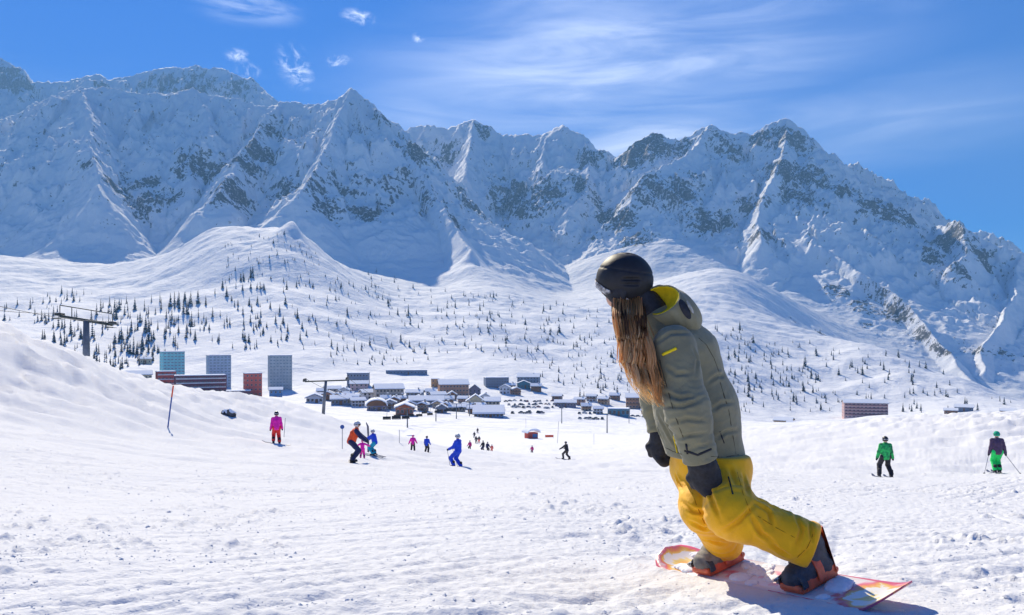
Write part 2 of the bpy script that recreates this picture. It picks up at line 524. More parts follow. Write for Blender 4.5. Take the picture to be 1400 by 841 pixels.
def terrain(px, Y):
    """height and rock mask on a (distance, column) grid"""
    X = (px - CX) / F * Y
    z = (HY - base_py(px, Y)) / F * Y
    rock = np.zeros(px.shape)
    far = Y[:, 0] > 1100
    if far.any():
        x, y = X[far], Y[far]
        H, A, D, I = mountains(x, y)
        near_crest = np.exp(-D / 50.0)
        rel = sstep(0, 140, D)
        gul = ridged(A / 75.0, D / 420.0 + A / 900.0, 4) - 0.9
        gul2 = fbm(A / 24.0, D / 140.0, 3)
        rough = ridged(x / 105.0, y / 105.0, 5, 0.6) - 0.9
        zb = z[far] + (5 + 6 * (1 - sstep(1700, 2100, y))) * fbm(x / 160, y / 90, 4) + 2.0 * fbm(x / 30, y / 30, 3)
        att = 0.2 + 0.8 * sstep(30, 380, H - zb)
        apron = [i for i, r_ in enumerate(RIDGES) if r_[1] < 0.7][0]
        att = att * np.where(I == apron, 0.3, 1.0)
        H = H + att * (rel * (46 * gul + 9 * gul2) + (0.35 + 0.65 * rel) * 21 * rough + 5 * (ridged(x / 38.0, y / 38.0, 3) - 0.8) + 5 * near_crest * fbm(A / 17.0, D / 30.0, 4))
        k = 60.0
        hmix = np.clip(0.5 + 0.5 * (H - zb) / k, 0, 1)
        zz = zb * (1 - hmix) + H * hmix + k * hmix * (1 - hmix)
        z[far] = zz
        rock[far] = hmix
    mid = (Y[:, 0] > 60) & ~far
    if mid.any():
        x, y = X[mid], Y[mid]
        w = sstep(80, 600, y)
        z[mid] += w * (6 * fbm(x / 160, y / 160, 4) + 1.5 * fbm(x / 30, y / 30, 3))
    return X, z, rock


def grid_faces(nr, nc):
    i = np.arange(nr - 1)[:, None] * nc + np.arange(nc - 1)[None]
    i = i.ravel()
    return np.stack([i, i + 1, i + nc + 1, i + nc], 1)


# ---- far terrain
pxF, yF = np.meshgrid(PX_ALL, Y_FAR)
xF, zF, mF = terrain(pxF, yF)


def interp_far(x, y):
    """terrain height under world points beyond the piste"""
    x, y = np.atleast_1d(np.asarray(x, float)), np.atleast_1d(np.asarray(y, float))
    px = CX + x / y * F
    j = np.clip(np.searchsorted(PX_ALL, px) - 1, 0, len(PX_ALL) - 2)
    i = np.clip(np.searchsorted(Y_FAR, y) - 1, 0, len(Y_FAR) - 2)
    u = np.clip((px - PX_ALL[j]) / (PX_ALL[j + 1] - PX_ALL[j]), 0, 1)
    v = np.clip((y - Y_FAR[i]) / (Y_FAR[i + 1] - Y_FAR[i]), 0, 1)
    return (zF[i, j] * (1 - u) + zF[i, j + 1] * u) * (1 - v) + (zF[i + 1, j] * (1 - u) + zF[i + 1, j + 1] * u) * v


def hit_far(px, py, ymin=230.0, ymax=6000.0):
    """first terrain point seen along the line of sight through a photo pixel"""
    ys = Y_FAR[(Y_FAR >= ymin) & (Y_FAR <= ymax)]
    h = interp_far((px - CX) / F * ys, ys)
    over = np.nonzero(h >= (HY - py) / F * ys)[0]
    if len(over) == 0:
        return None
    i = over[0]
    if i == 0:
        return at(px, py, ys[0])
    d0 = (HY - py) / F * ys[i - 1] - h[i - 1]
    d1 = (HY - py) / F * ys[i] - h[i]
    t = d0 / (d0 - d1 + 1e-9)
    Y = ys[i - 1] + t * (ys[i] - ys[i - 1])
    return at(px, py, Y)


# bare rock: steep ground and the outcrops of the photograph, broken up by noise
gy = np.gradient(zF, axis=0) / np.gradient(yF, axis=0)
gx = np.gradient(zF, axis=1) / np.gradient(xF, axis=1)
steep = np.hypot(gx, gy)
boost = np.zeros_like(zF)
for (rpx, rpy, rr, st) in ROCKS:
    p = hit_far(rpx, rpy, 1400.0)
    if p is None:
        continue
    rad = rr / F * p[1]
    d2 = ((xF - p[0]) ** 2 + ((yF - p[1]) * 0.75) ** 2 + ((zF - p[2]) * 0.8) ** 2) / (rad * 1.2) ** 2
    boost = np.maximum(boost, st * np.exp(-d2))
nz = fbm(xF / 55.0, (yF + zF) / 55.0, 5, 0.6)
nz2 = fbm(xF / 14.0 + 3, (yF + zF) / 14.0, 3, 0.6)
rk = 0.28 * sstep(1.15, 2.1, steep) + 0.62 * boost + 0.42 * nz + 0.42 * nz2 + 0.02
rk = np.clip((rk - 0.30) * 2.2, 0, 0.76) * sstep(0.3, 0.8, mF + boost)
rk[yF < 1150] = 0
zF = zF + rk * (5 * nz2 + 6 * nz)
print('terrain ready', zF.shape)


def snow_material(name, far):
    m = bpy.data.materials.new(name)
    m.use_nodes = True
    nt = m.node_tree
    L = nt.links.new
    b = nt.nodes['Principled BSDF']
    geo = node(nt, 'ShaderNodeNewGeometry')
    if far:
        at_ = node(nt, 'ShaderNodeAttribute', attribute_name='rock')
        n = node(nt, 'ShaderNodeTexNoise'); n.inputs['Scale'].default_value = 0.11; n.inputs['Detail'].default_value = 7; n.inputs['Roughness'].default_value = 0.78
        L(geo.outputs['Position'], n.inputs['Vector'])
        s = math_node(nt, 'ADD', at_.outputs['Fac'], math_node(nt, 'MULTIPLY', math_node(nt, 'SUBTRACT', n.outputs['Fac'], 0.5), 3.0))
        mask = math_node(nt, 'MULTIPLY', ramp(nt, s, 0.44, 0.62), ramp(nt, at_.outputs['Fac'], 0.02, 0.2))
        rc = node(nt, 'ShaderNodeMixRGB')
        rc.inputs[1].default_value = (0.030, 0.030, 0.036, 1); rc.inputs[2].default_value = (0.12, 0.112, 0.108, 1)
        n3 = node(nt, 'ShaderNodeTexNoise'); n3.inputs['Scale'].default_value = 0.05; n3.inputs['Detail'].default_value = 5
        L(geo.outputs['Position'], n3.inputs['Vector'])
        L(n3.outputs['Fac'], rc.inputs[0])
        mx = node(nt, 'ShaderNodeMixRGB')
        mx.inputs[1].default_value = (0.81, 0.828, 0.87, 1)
        L(rc.outputs[0], mx.inputs[2]); L(mask, mx.inputs[0])
        L(mx.outputs[0], b.inputs['Base Color'])
        hs = node(nt, 'ShaderNodeTexNoise'); hs.inputs['Scale'].default_value = 0.045; hs.inputs['Detail'].default_value = 8; hs.inputs['Roughness'].default_value = 0.62
        L(geo.outputs['Position'], hs.inputs['Vector'])
        bp = node(nt, 'ShaderNodeBump'); bp.inputs['Strength'].default_value = 0.55; bp.inputs['Distance'].default_value = 8.0
        L(hs.outputs['Fac'], bp.inputs['Height'])
        L(bp.outputs[0], b.inputs['Normal'])
        b.inputs['Roughness'].default_value = 0.85
        b.inputs['Specular IOR Level'].default_value = 0.2
    else:
        # sunlit brightness evened in the colour: darker near the camera, paler towards the valley
        sx = node(nt, 'ShaderNodeSeparateXYZ'); L(geo.outputs['Position'], sx.inputs[0])
        dn = node(nt, 'ShaderNodeTexNoise'); dn.inputs['Scale'].default_value = 0.12; dn.inputs['Detail'].default_value = 4
        L(geo.outputs['Position'], dn.inputs['Vector'])
        fy = math_node(nt, 'ADD', sx.outputs['Y'], math_node(nt, 'MULTIPLY', math_node(nt, 'SUBTRACT', dn.outputs['Fac'], 0.5), 60.0))
        cm = node(nt, 'ShaderNodeMixRGB')
        cm.inputs[1].default_value = (0.685, 0.70, 0.735, 1)
        cm.inputs[2].default_value = (0.81, 0.828, 0.87, 1)
        L(ramp(nt, fy, 25.0, 190.0), cm.inputs[0])
        L(cm.outputs[0], b.inputs['Base Color'])
        b.inputs['Roughness'].default_value = 0.9
        b.inputs['Specular IOR Level'].default_value = 0.1
        hs = []
        for sc, w in ((4.0, 1.1), (14.0, 0.5), (48.0, 0.35), (160.0, 0.12)):
            n = node(nt, 'ShaderNodeTexNoise'); n.inputs['Scale'].default_value = sc; n.inputs['Detail'].default_value = 4
            L(geo.outputs['Position'], n.inputs['Vector'])
            hs.append(math_node(nt, 'MULTIPLY', n.outputs['Fac'], w))
        h = math_node(nt, 'ADD', math_node(nt, 'ADD', math_node(nt, 'ADD', hs[0], hs[1]), hs[2]), hs[3])
        bp = node(nt, 'ShaderNodeBump'); bp.inputs['Strength'].default_value = 0.5; bp.inputs['Distance'].default_value = 0.04
        L(h, bp.inputs['Height'])
        L(bp.outputs[0], b.inputs['Normal'])
    return m


SNOW_FAR = snow_material('snow_and_rock', True)
SNOW_NEAR = snow_material('piste_snow', False)

V = np.stack([xF, yF, zF], -1).reshape(-1, 3)
me = mesh_np('mountains', V, grid_faces(*xF.shape), [SNOW_FAR])
a = me.attributes.new('rock', 'FLOAT', 'POINT')
a.data.foreach_set('value', rk.astype(np.float32).ravel())
tag(link('mountains', me), kind='structure')

# ---- the piste in the foreground
pxN, yN = np.meshgrid(PX_ALL, Y_NEAR)
xN, zN, _ = terrain(pxN, yN)


def piste_relief(x, y):
    """ski tracks, crumbs and soft waves of a used piste, in metres"""
    ca, sa = math.cos(0.35), math.sin(0.35)
    dist = np.hypot(x, y)
    r = 0.05 * fbm(x / 3.1, y / 3.1, 3) + 0.035 * fbm(x / 0.8, y / 0.8, 3) * sstep(-0.1, 0.5, fbm(x / 4.0 + 9, y / 4.0, 2))
    for ang, fr, amp, off in ((0.12, 2.6, 0.022, 0), (-0.25, 2.1, 0.020, 50), (0.55, 1.8, 0.018, 90), (1.25, 2.0, 0.016, 170), (0.9, 2.4, 0.018, 230), (-0.7, 2.2, 0.016, 310)):
        u = x * math.cos(ang) + y * math.sin(ang)
        v = -x * math.sin(ang) + y * math.cos(ang)
        n = perlin(u / 14.0 + off, v * fr + off + 0.8 * perlin(u / 6.0, v / 6.0 + off))
        r = r - amp * np.clip(1 - np.abs(n) * 9, 0, 1) * sstep(-0.05, 0.3, perlin(u / 9.0 + off * 2, v / 4.0))
    r = r + 0.24 * sstep(9, 40, y) * fbm(x / 4.0 + 3, y / 5.0, 4, 0.55) - 0.16 * sstep(12, 45, y) * np.clip(1 - np.abs(perlin(x / 30.0 + 8, y / 3.2 + 1.5 * perlin(x / 16.0, y / 16.0))) * 8, 0, 1)
    c = fbm(x / 0.16, y / 0.16, 3, 0.6)
    patch = sstep(0.0, 0.35, fbm(x / 1.9 + 70, y / 1.9, 3))
    r = r + 0.07 * patch * np.clip(c - 0.10, 0, 1) + 0.012 * fbm(x / 0.07, y / 0.07, 2)
    # lumpy ungroomed bank on the left and mound on the right
    bank = np.maximum(sstep(-14, -24, x) * sstep(20, 34, y), sstep(22, 34, x) * sstep(30, 44, y) * 0.8)
    r = r + bank * (0.30 * fbm(x / 6.0, y / 3.0, 4) + 0.16 * ridged(x / 2.6 + y / 5.0, y / 1.7, 3) - 0.22 * np.clip(1 - np.abs(perlin(x / 9.0 + y / 7.0, y / 1.6 - x / 5.0)) * 7, 0, 1) - 0.2 * np.clip(1 - np.abs(perlin(x / 12.0 - y / 5.0 + 40, y / 2.2 + x / 3.0)) * 7, 0, 1))
    # packed flat under the rider's board, with a low berm thrown up along its edge
    ax, ay, bx, by = 0.80, 4.42, 1.55, 3.10
    t = np.clip(((x - ax) * (bx - ax) + (y - ay) * (by - ay)) / ((bx - ax) ** 2 + (by - ay) ** 2), 0, 1)
    dx, dy = x - ax - t * (bx - ax), y - ay - t * (by - ay)
    dd = np.hypot(dx, dy)
    near = np.exp(-(dd / 0.42) ** 4)
    r = r * (1 - near) + near * (-0.020 + 0.004 * fbm(x / 0.05, y / 0.05, 2))
    berm = np.exp(-((dd - 0.19) / 0.055) ** 2) * (dx < 0) * (0.4 + 0.9 * (1 - t)) * np.exp(-(np.hypot(x - ax, y - ay) / 0.95) ** 4)
    r = r + 0.012 * berm * (1 + 1.2 * fbm(x / 0.06, y / 0.06, 2))
    return r * sstep(0, 1.2, y)


fade = 1 - sstep(170, 228, yN)
zN = zN + piste_relief(xN, yN) * fade


def interp_near(x, y):
    px = CX + x / y * F
    j = int(np.clip(np.searchsorted(PX_ALL, px) - 1, 0, len(PX_ALL) - 2))
    i = int(np.clip(np.searchsorted(Y_NEAR, y) - 1, 0, len(Y_NEAR) - 2))
    u = (px - PX_ALL[j]) / (PX_ALL[j + 1] - PX_ALL[j])
    v = (y - Y_NEAR[i]) / (Y_NEAR[i + 1] - Y_NEAR[i])
    return float((zN[i, j] * (1 - u) + zN[i, j + 1] * u) * (1 - v) + (zN[i + 1, j] * (1 - u) + zN[i + 1, j + 1] * u) * v)


def ground(x, y):
    return interp_near(x, y) if y < 229 else float(interp_far(x, y)[0])


def foot(px, Y):
    """ground point in the column px at distance Y"""
    x = (px - CX) / F * Y
    return np.array([x, Y, ground(x, Y)])


V = np.stack([xN, yN, zN], -1).reshape(-1, 3)
tag(link('piste', mesh_np('piste', V, grid_faces(*xN.shape), [SNOW_NEAR])), kind='structure')
# the slope beside and behind the camera
tag(link('snow_slope', mesh_from('snow_slope', [(-400, -400, 52), (400, -400, 52), (400, 8, -2.3), (-400, 8, -2.3)], [(0, 1, 2, 3)], [SNOW_NEAR])), kind='structure')


# ------------------------------------------------------------------ solid modelling: distance fields turned into meshes
def vdot(a, b):
    return a[..., 0] * b[..., 0] + a[..., 1] * b[..., 1] + a[..., 2] * b[..., 2]


def cap(P, a, b, ra, rb=None, want_h=False):
    a, b = np.asarray(a, np.float32), np.asarray(b, np.float32)
    rb = ra if rb is None else rb
    ba = b - a
    pa = P - a
    h = np.clip(pa @ ba / max(float(ba @ ba), 1e-9), 0, 1)
    d = np.linalg.norm(pa - h[:, None] * ba, axis=1) - (ra + (rb - ra) * h)
    return (d, h) if want_h else d


def ell(P, c, r, R=None):
    """ellipsoid; R rows are its axes"""
    q = P - np.asarray(c, np.float32)
    if R is not None:
        q = q @ np.asarray(R, np.float32).T
    r = np.asarray(r, np.float32)
    k0 = np.linalg.norm(q / r, axis=1)
    k1 = np.linalg.norm(q / (r * r), axis=1)
    return k0 * (k0 - 1) / (k1 + 1e-6)


def rbox(P, c, h, rad, R=None):
    q = P - np.asarray(c, np.float32)
    if R is not None:
        q = q @ np.asarray(R, np.float32).T
    q = np.abs(q) - (np.asarray(h, np.float32) - rad)
    return np.linalg.norm(np.maximum(q, 0), axis=1) + np.minimum(q.max(1), 0) - rad


def plane(P, c, n):
    n = np.asarray(n, np.float32)
    n = n / np.linalg.norm(n)
    return (P - np.asarray(c, np.float32)) @ n


def smin(a, b, k):
    h = np.clip(0.5 + 0.5 * (b - a) / k, 0, 1)
    return b * (1 - h) + a * h - k * h * (1 - h)


def smax(a, b, k):
    return -smin(-a, -b, k)


def chain(P, pts, rads, k=0.03):
    d = None
    for i in range(len(pts) - 1):
        c = cap(P, pts[i], pts[i + 1], rads[i], rads[i + 1])
        d = c if d is None else smin(d, c, k)
    return d


def along(P, pts):
    """arc length of the nearest point on a polyline"""
    best, s_best, acc = None, None, 0.0
    for a, b in zip(pts[:-1], pts[1:]):
        d, h = cap(P, a, b, 0.0, 0.0, True)
        ln = float(np.linalg.norm(np.asarray(b) - np.asarray(a)))
        s = acc + h * ln
        if best is None:
            best, s_best = d, s
        else:
            k = d < best
            s_best = np.where(k, s, s_best)
            best = np.where(k, d, best)
        acc += ln
    return s_best, best


def sdf_mesh(name, fn, lo, hi, res, mats, origin=(0, 0, 0), smooth=True):
    """naive surface nets over fn(P) < 0"""
    lo, hi = np.asarray(lo, float), np.asarray(hi, float)
    B = 6
    nb = np.ceil((hi - lo) / res / B).astype(int)
    n = nb * B
    bc = np.stack(np.meshgrid(*[(np.arange(k) + 0.5) * B * res for k in nb], indexing='ij'), -1).reshape(-1, 3) + lo
    db = fn((bc - 0.5 * res).astype(np.float32))
    near = (np.abs(db) < B * res * 1.15 + 0.03).reshape(nb)
    S = np.repeat(np.repeat(np.repeat(db.reshape(nb), B, 0), B, 1), B, 2).astype(np.float32)
    M = np.repeat(np.repeat(np.repeat(near, B, 0), B, 1), B, 2)
    idx = np.argwhere(M)
    S[M] = fn((idx * res + lo).astype(np.float32))
    ins = S < 0
    # cells crossed by the surface
    c = [ins[i:n[0] - 1 + i, j:n[1] - 1 + j, k:n[2] - 1 + k] for i in (0, 1) for j in (0, 1) for k in (0, 1)]
    cnt = sum(x.astype(np.int8) for x in c)
    act = (cnt > 0) & (cnt < 8)
    cells = np.argwhere(act)
    vid = np.full(act.shape, -1, np.int64)
    vid[act] = np.arange(len(cells))
    acc = np.zeros((len(cells), 3)); w = np.zeros(len(cells))
    corner = [(i, j, k) for i in (0, 1) for j in (0, 1) for k in (0, 1)]
    val = {cr: S[cells[:, 0] + cr[0], cells[:, 1] + cr[1], cells[:, 2] + cr[2]] for cr in corner}
    for ax in range(3):
        for cr in corner:
            if cr[ax] == 1:
                continue
            c2 = list(cr); c2[ax] = 1; c2 = tuple(c2)
            a, b = val[cr], val[c2]
            x = (a < 0) != (b < 0)
            t = np.where(x, a / np.where(x, a - b, 1), 0)
            p = np.tile(np.array(cr, float), (len(cells), 1))
            p[:, ax] += t
            acc += p * x[:, None]
            w += x
    V = (cells + acc / w[:, None]) * res + lo - np.asarray(origin, float)
    quads = []
    for ax in range(3):
        u, v = (ax + 1) % 3, (ax + 2) % 3
        sl0 = [slice(1, n[d] - 1) for d in range(3)]
        sl0[ax] = slice(0, n[ax] - 1)
        sl1 = list(sl0); sl1[ax] = slice(1, n[ax])
        a, b = ins[tuple(sl0)], ins[tuple(sl1)]
        for flip, mk in ((False, a & ~b), (True, ~a & b)):
            e = np.argwhere(mk)
            if len(e) == 0:
                continue
            off = np.array([1, 1, 1]); off[ax] = 0
            e = e + off
            du, dv = np.zeros(3, int), np.zeros(3, int)
            du[u] = 1; dv[v] = 1
            q = [vid[tuple((e - du - dv).T)], vid[tuple((e - dv).T)], vid[tuple(e.T)], vid[tuple((e - du).T)]]
            q = np.stack(q[::-1] if flip else q, 1)
            quads.append(q)
    Q = np.concatenate(quads)
    Q = Q[(Q >= 0).all(1)]
    return mesh_np(name, V, Q, mats, smooth)


# ------------------------------------------------------------------ the snowboarder in the foreground
def unit(v):
    v = np.asarray(v, float)
    return v / np.linalg.norm(v)


WMAT = dict(
    jacket=principled('jacket_fabric', (0.215, 0.205, 0.128), 0.75, 0.3, 0.10, 9, 0.5, 26, sheen=0.2, bump_dist=0.012),
    yellow=principled('yellow_trouser_fabric', (1.0, 0.48, 0.002), 0.7, 0.3, 0.06, 8, 0.5, 22, sheen=0.2, bump_dist=0.012),
    lining=principled('yellow_lining', (0.80, 0.60, 0.02), 0.7, 0.2, 0.1, 30),
    black=principled('black_fabric', (0.018, 0.019, 0.026), 0.65, 0.4, 0.3, 60, 0.3, 300, bump_dist=0.003),
    helmet=principled('helmet_shell', (0.018, 0.019, 0.024), 0.58, 0.35, 0.2, 25, 0.06, 80),
    skin=principled('skin', (0.62, 0.36, 0.26), 0.5, 0.4, 0.05, 30, sss=0.1),
    snowbit=principled('packed_snow', (0.86, 0.89, 0.94), 0.9, 0.1, 0.03, 40, 0.6, 90),
    boot_grey=principled('boot_grey', (0.20, 0.19, 0.17), 0.7, 0.3, 0.35, 22, 0.3, 200),
    boot_navy=principled('boot_navy', (0.05, 0.06, 0.075), 0.6, 0.4, 0.35, 22, 0.3, 200),
    rubber=principled('black_rubber', (0.02, 0.02, 0.022), 0.55, 0.4),
    orange=principled('orange_plastic', (0.72, 0.13, 0.05), 0.4, 0.5, 0.15, 30),
    badge=principled('badge_cream', (0.42, 0.40, 0.34), 0.7, 0.3, 0.3, 60),
    white=principled('white_plastic', (0.8, 0.8, 0.8), 0.4, 0.5),
    metal=principled('grey_metal', (0.35, 0.36, 0.38), 0.35, 0.5, metal=0.8),
)


def hair_material():
    m = bpy.data.materials.new('hair')
    m.use_nodes = True
    nt = m.node_tree
    L = nt.links.new
    b = nt.nodes['Principled BSDF']
    b.inputs['Roughness'].default_value = 0.42
    b.inputs['Specular IOR Level'].default_value = 0.5
    a = node(nt, 'ShaderNodeAttribute', attribute_name='shade')
    r = node(nt, 'ShaderNodeValToRGB')
    e = r.color_ramp.elements
    e[0].position, e[0].color = 0.0, (0.12, 0.05, 0.022, 1)
    e[1].position, e[1].color = 1.0, (1.0, 0.78, 0.46, 1)
    k = r.color_ramp.elements.new(0.5); k.color = (0.88, 0.50, 0.20, 1)
    L(a.outputs['Fac'], r.inputs[0])
    L(r.outputs[0], b.inputs['Base Color'])
    tr = node(nt, 'ShaderNodeBsdfTranslucent'); L(r.outputs[0], tr.inputs['Color'])
    mx = node(nt, 'ShaderNodeMixShader'); mx.inputs[0].default_value = 0.5
    L(b.outputs[0], mx.inputs[1]); L(tr.outputs[0], mx.inputs[2])
    L(mx.outputs[0], nt.nodes['Material Output'].inputs['Surface'])
    return m


# board frame on the snow
FOOT_FAR = np.array([1.036, 4.00]); FOOT_NEAR = np.array([1.312, 3.52])
BC = (FOOT_FAR + FOOT_NEAR) / 2
_d = unit(np.append(FOOT_NEAR - FOOT_FAR, 0))
zb0 = ground(*(BC - _d[:2] * 0.5)); zb1 = ground(*(BC + _d[:2] * 0.5))
B_AX = unit(np.array([_d[0], _d[1], (zb1 - zb0)]))            # towards the end near the camera
_lat = unit(np.cross(B_AX, (0, 0, 1)))
if _lat[0] < 0:
    _lat = -_lat
_t = math.radians(12)
_nrm = unit(np.cross(B_AX, _lat)); _nrm = _nrm if _nrm[2] > 0 else -_nrm
B_LAT = unit(_lat * math.cos(_t) + _nrm * math.sin(_t))        # towards her heels
B_N = unit(np.cross(B_AX, B_LAT)); B_N = B_N if B_N[2] > 0 else -B_N
B_C = np.array([BC[0], BC[1], (zb0 + zb1) / 2 + 0.034])


def bpt(u, v, w):
    """point in board coordinates: along, towards the heels, up"""
    return B_C + B_AX * u + B_LAT * v + B_N * w


U_FAR, U_NEAR = -0.277, 0.277


def build_board():
    root = empty('snowboard', B_C)
    from mathutils import Matrix
    R = np.stack([B_AX, B_LAT, B_N], 1)
    if np.linalg.det(R) < 0:
        R[:, 1] *= -1
    sgn = 1.0 if np.allclose(R[:, 1], B_LAT) else -1.0
    M = Matrix.Identity(4)
    for i in range(3):
        for j in range(3):
            M[i][j] = float(R[i, j])
        M[i][3] = float(B_C[i])
    root.matrix_world = M
    Lh = 0.70
    N, K = 64, 8
    V, Fc = [], []
    for i in range(N + 1):
        u = -Lh + 2 * Lh * i / N
        e = abs(u)
        wd = 0.130 + 0.024 * (e / 0.56) ** 2
        tip = max(0.0, e - 0.555)
        if tip > 0:
            wd = 0.156 * math.sqrt(max(0.0, 1 - (tip / (Lh - 0.555)) ** 2.4)) + 0.001
        rise = 1.45 * tip ** 1.6 + 0.006 * (1 - min(1, e / 0.58) ** 2)
        for k in range(K + 1):
            v = -wd + 2 * wd * k / K
            V.append((u + 0.03, v * sgn, rise))
    n1 = len(V)
    V += [(x, y, z - 0.009) for x, y, z in V]
    for i in range(N):
        for k in range(K):
            a = i * (K + 1) + k
            Fc.append((a, a + K + 1, a + K + 2, a + 1))
            Fc.append((n1 + a, n1 + a + 1, n1 + a + K + 2, n1 + a + K + 1))
        for k in (0, K):
            a = i * (K + 1) + k
            f = (a, n1 + a, n1 + a + K + 1, a + K + 1)
            Fc.append(f if k == 0 else f[::-1])
    if sgn < 0:
        Fc = [f[::-1] for f in Fc]
    m = bpy.data.materials.new('board_graphic')
    m.use_nodes = True
    nt = m.node_tree
    L = nt.links.new
    b = nt.nodes['Principled BSDF']
    b.inputs['Roughness'].default_value = 0.3
    tc = node(nt, 'ShaderNodeTexCoord')
    sp = node(nt, 'ShaderNodeSeparateXYZ'); L(tc.outputs['Object'], sp.inputs[0])
    n = node(nt, 'ShaderNodeTexNoise'); n.inputs['Scale'].default_value = 9.0; n.inputs['Detail'].default_value = 3
    n.inputs['Distortion'].default_value = 1.0
    L(tc.outputs['Object'], n.inputs['Vector'])
    # bands that follow the outline of the ends, broken by loose brush strokes
    ax_ = math_node(nt, 'SUBTRACT', math_node(nt, 'ABSOLUTE', math_node(nt, 'SUBTRACT', sp.outputs['X'], 0.03)), 0.555)
    ax_ = math_node(nt, 'MAXIMUM', ax_, -0.16)
    rr_ = math_node(nt, 'SQRT', math_node(nt, 'ADD', math_node(nt, 'POWER', math_node(nt, 'ABSOLUTE', ax_), 2.0), math_node(nt, 'POWER', math_node(nt, 'ABSOLUTE', sp.outputs['Y']), 2.0)))
    val = math_node(nt, 'ADD', math_node(nt, 'MULTIPLY', rr_, 4.6), math_node(nt, 'MULTIPLY', math_node(nt, 'SUBTRACT', n.outputs['Fac'], 0.5), 0.9))
    r = node(nt, 'ShaderNodeValToRGB')
    e = r.color_ramp.elements
    e[0].position, e[0].color = 0.0, (0.82, 0.40, 0.06, 1)
    e[1].position, e[1].color = 0.20, (0.86, 0.66, 0.20, 1)
    for p, c in ((0.26, (0.82, 0.78, 0.74, 1)), (0.44, (0.84, 0.80, 0.76, 1)), (0.48, (0.86, 0.55, 0.10, 1)), (0.56, (0.84, 0.30, 0.10, 1)), (0.62, (0.80, 0.16, 0.22, 1)), (0.74, (0.82, 0.74, 0.72, 1))):
        k = r.color_ramp.elements.new(p); k.color = c
    L(val, r.inputs[0])
    # pink rim along the edge of the board
    ay = math_node(nt, 'ABSOLUTE', sp.outputs['Y'])
    mix = node(nt, 'ShaderNodeMixRGB')
    mix.inputs[2].default_value = (0.74, 0.12, 0.20, 1)
    rim = math_node(nt, 'MAXIMUM', math_node(nt, 'GREATER_THAN', ay, 0.131), math_node(nt, 'MULTIPLY', math_node(nt, 'GREATER_THAN', rr_, 0.142), math_node(nt, 'GREATER_THAN', ax_, 0.0)))
    L(rim, mix.inputs[0])
    L(r.outputs[0], mix.inputs[1])
    L(mix.outputs[0], b.inputs['Base Color'])
    deck = link('deck', mesh_from('deck', V, Fc, [m], True), root)
    # bindings
    for u in (U_FAR, U_NEAR):
        bp = MB().box((u, 0, 0.016), (0.105, 0.235, 0.014)).box((u - 0.053, 0.01 * sgn, 0.04), (0.010, 0.20, 0.05)).box((u + 0.053, 0.01 * sgn, 0.04), (0.010, 0.20, 0.05))
        bind = bp.build('binding', WMAT['orange'], root)
        hb = MB()
        # curved high back behind the calf
        seg = 9
        vs, fs = [], []
        for j in range(7):
            h = 0.03 + 0.205 * j / 6
            lean = 0.10 * j / 6 * 0.25
            for i in range(seg):
                a = math.radians(-62 + 124 * i / (seg - 1)) * (1 - 0.28 * j / 6)
                for rr in (0.070, 0.078):
                    vs.append((u + rr * math.sin(a) * 0.95, sgn * (0.075 + rr * math.cos(a) - 0.01 - lean), h))
        for j in range(6):
            for i in range(seg - 1):
                for s in (0, 1):
                    a = (j * seg + i) * 2 + s
                    f = (a, a + 2, a + 2 + seg * 2, a + seg * 2)
                    fs.append(f if s else f[::-1])
        for i in range(seg - 1):
            a = (6 * seg + i) * 2
            fs.append((a, a + 1, a + 3, a + 2))
        hb.add(vs, fs)
        hb.build('high_back', WMAT['orange'], bind, smooth=True)
        for nm, y, h, w, mt in (('toe_strap', -0.105, 0.088, 0.030, 'boot_navy'), ('ankle_strap', 0.005, 0.150, 0.042, 'orange')):
            st = MB()
            pr = []
            for i in range(13):
                a = math.pi * i / 12
                pr.append((u - 0.064 * math.cos(a), (y - (0.012 if nm == 'ankle_strap' else 0.0) * math.sin(a)) * sgn, 0.03 + (h - 0.03) * math.sin(a) ** 0.7))
            vs, fs = [], []
            for i, p in enumerate(pr):
                for dy in (-w / 2, w / 2):
                    vs.append((p[0], p[1] + dy, p[2]))
                    vs.append((p[0] * 1 + (u - p[0]) * -0.10, p[1] + dy, p[2] + 0.008))
            for i in range(12):
                a = i * 4
                fs += [(a, a + 2, a + 6, a + 4), (a + 1, a + 5, a + 7, a + 3), (a, a + 4, a + 5, a + 1), (a + 2, a + 3, a + 7, a + 6)]
            st.add(vs, fs)
            s = st.build(nm, WMAT[mt], bind)
            MB().box((u - 0.066, y * sgn, h * 0.62), (0.014, 0.05, 0.022), 0).tube([(u - 0.074, y * sgn - 0.03, h * 0.66), (u - 0.074, y * sgn + 0.03, h * 0.72)], 0.007, 6).build('buckle', WMAT['metal'], s)
    # snow lying on the deck
    rnd = np.random.RandomState(4)
    lumps = [(rnd.uniform(-0.60, 0.44), rnd.uniform(-0.10, 0.10), rnd.uniform(0.015, 0.042)) for _ in range(20)]
    lumps = [l for l in lumps if min(abs(l[0] - U_FAR), abs(l[0] - U_NEAR)) > 0.085]

    def snow(P):
        d = None
        for u, v, r in lumps:
            e = ell(P, (u, v, 0.006), (r * 1.5, r * 1.2, r * 0.38))
            d = e if d is None else smin(d, e, 0.02)
        d = d - 0.006 * perlin(P[:, 0] * 55, P[:, 1] * 55) - 0.003 * perlin(P[:, 0] * 150 + P[:, 2] * 90, P[:, 1] * 150)
        return smax(d, -(P[:, 2] - 0.001), 0.004)
    sc_ = link('snow_crust', sdf_mesh('snow_crust', snow, (-0.72, -0.16, -0.02), (0.70, 0.16, 0.05), 0.006, [WMAT['snowbit']]), root)
    sc_['kind'] = 'stuff'
    tag(root, 'white snowboard with orange, yellow and pink graphics, dusted with snow, under the yellow-trousered rider', 'snowboard')


build_board()


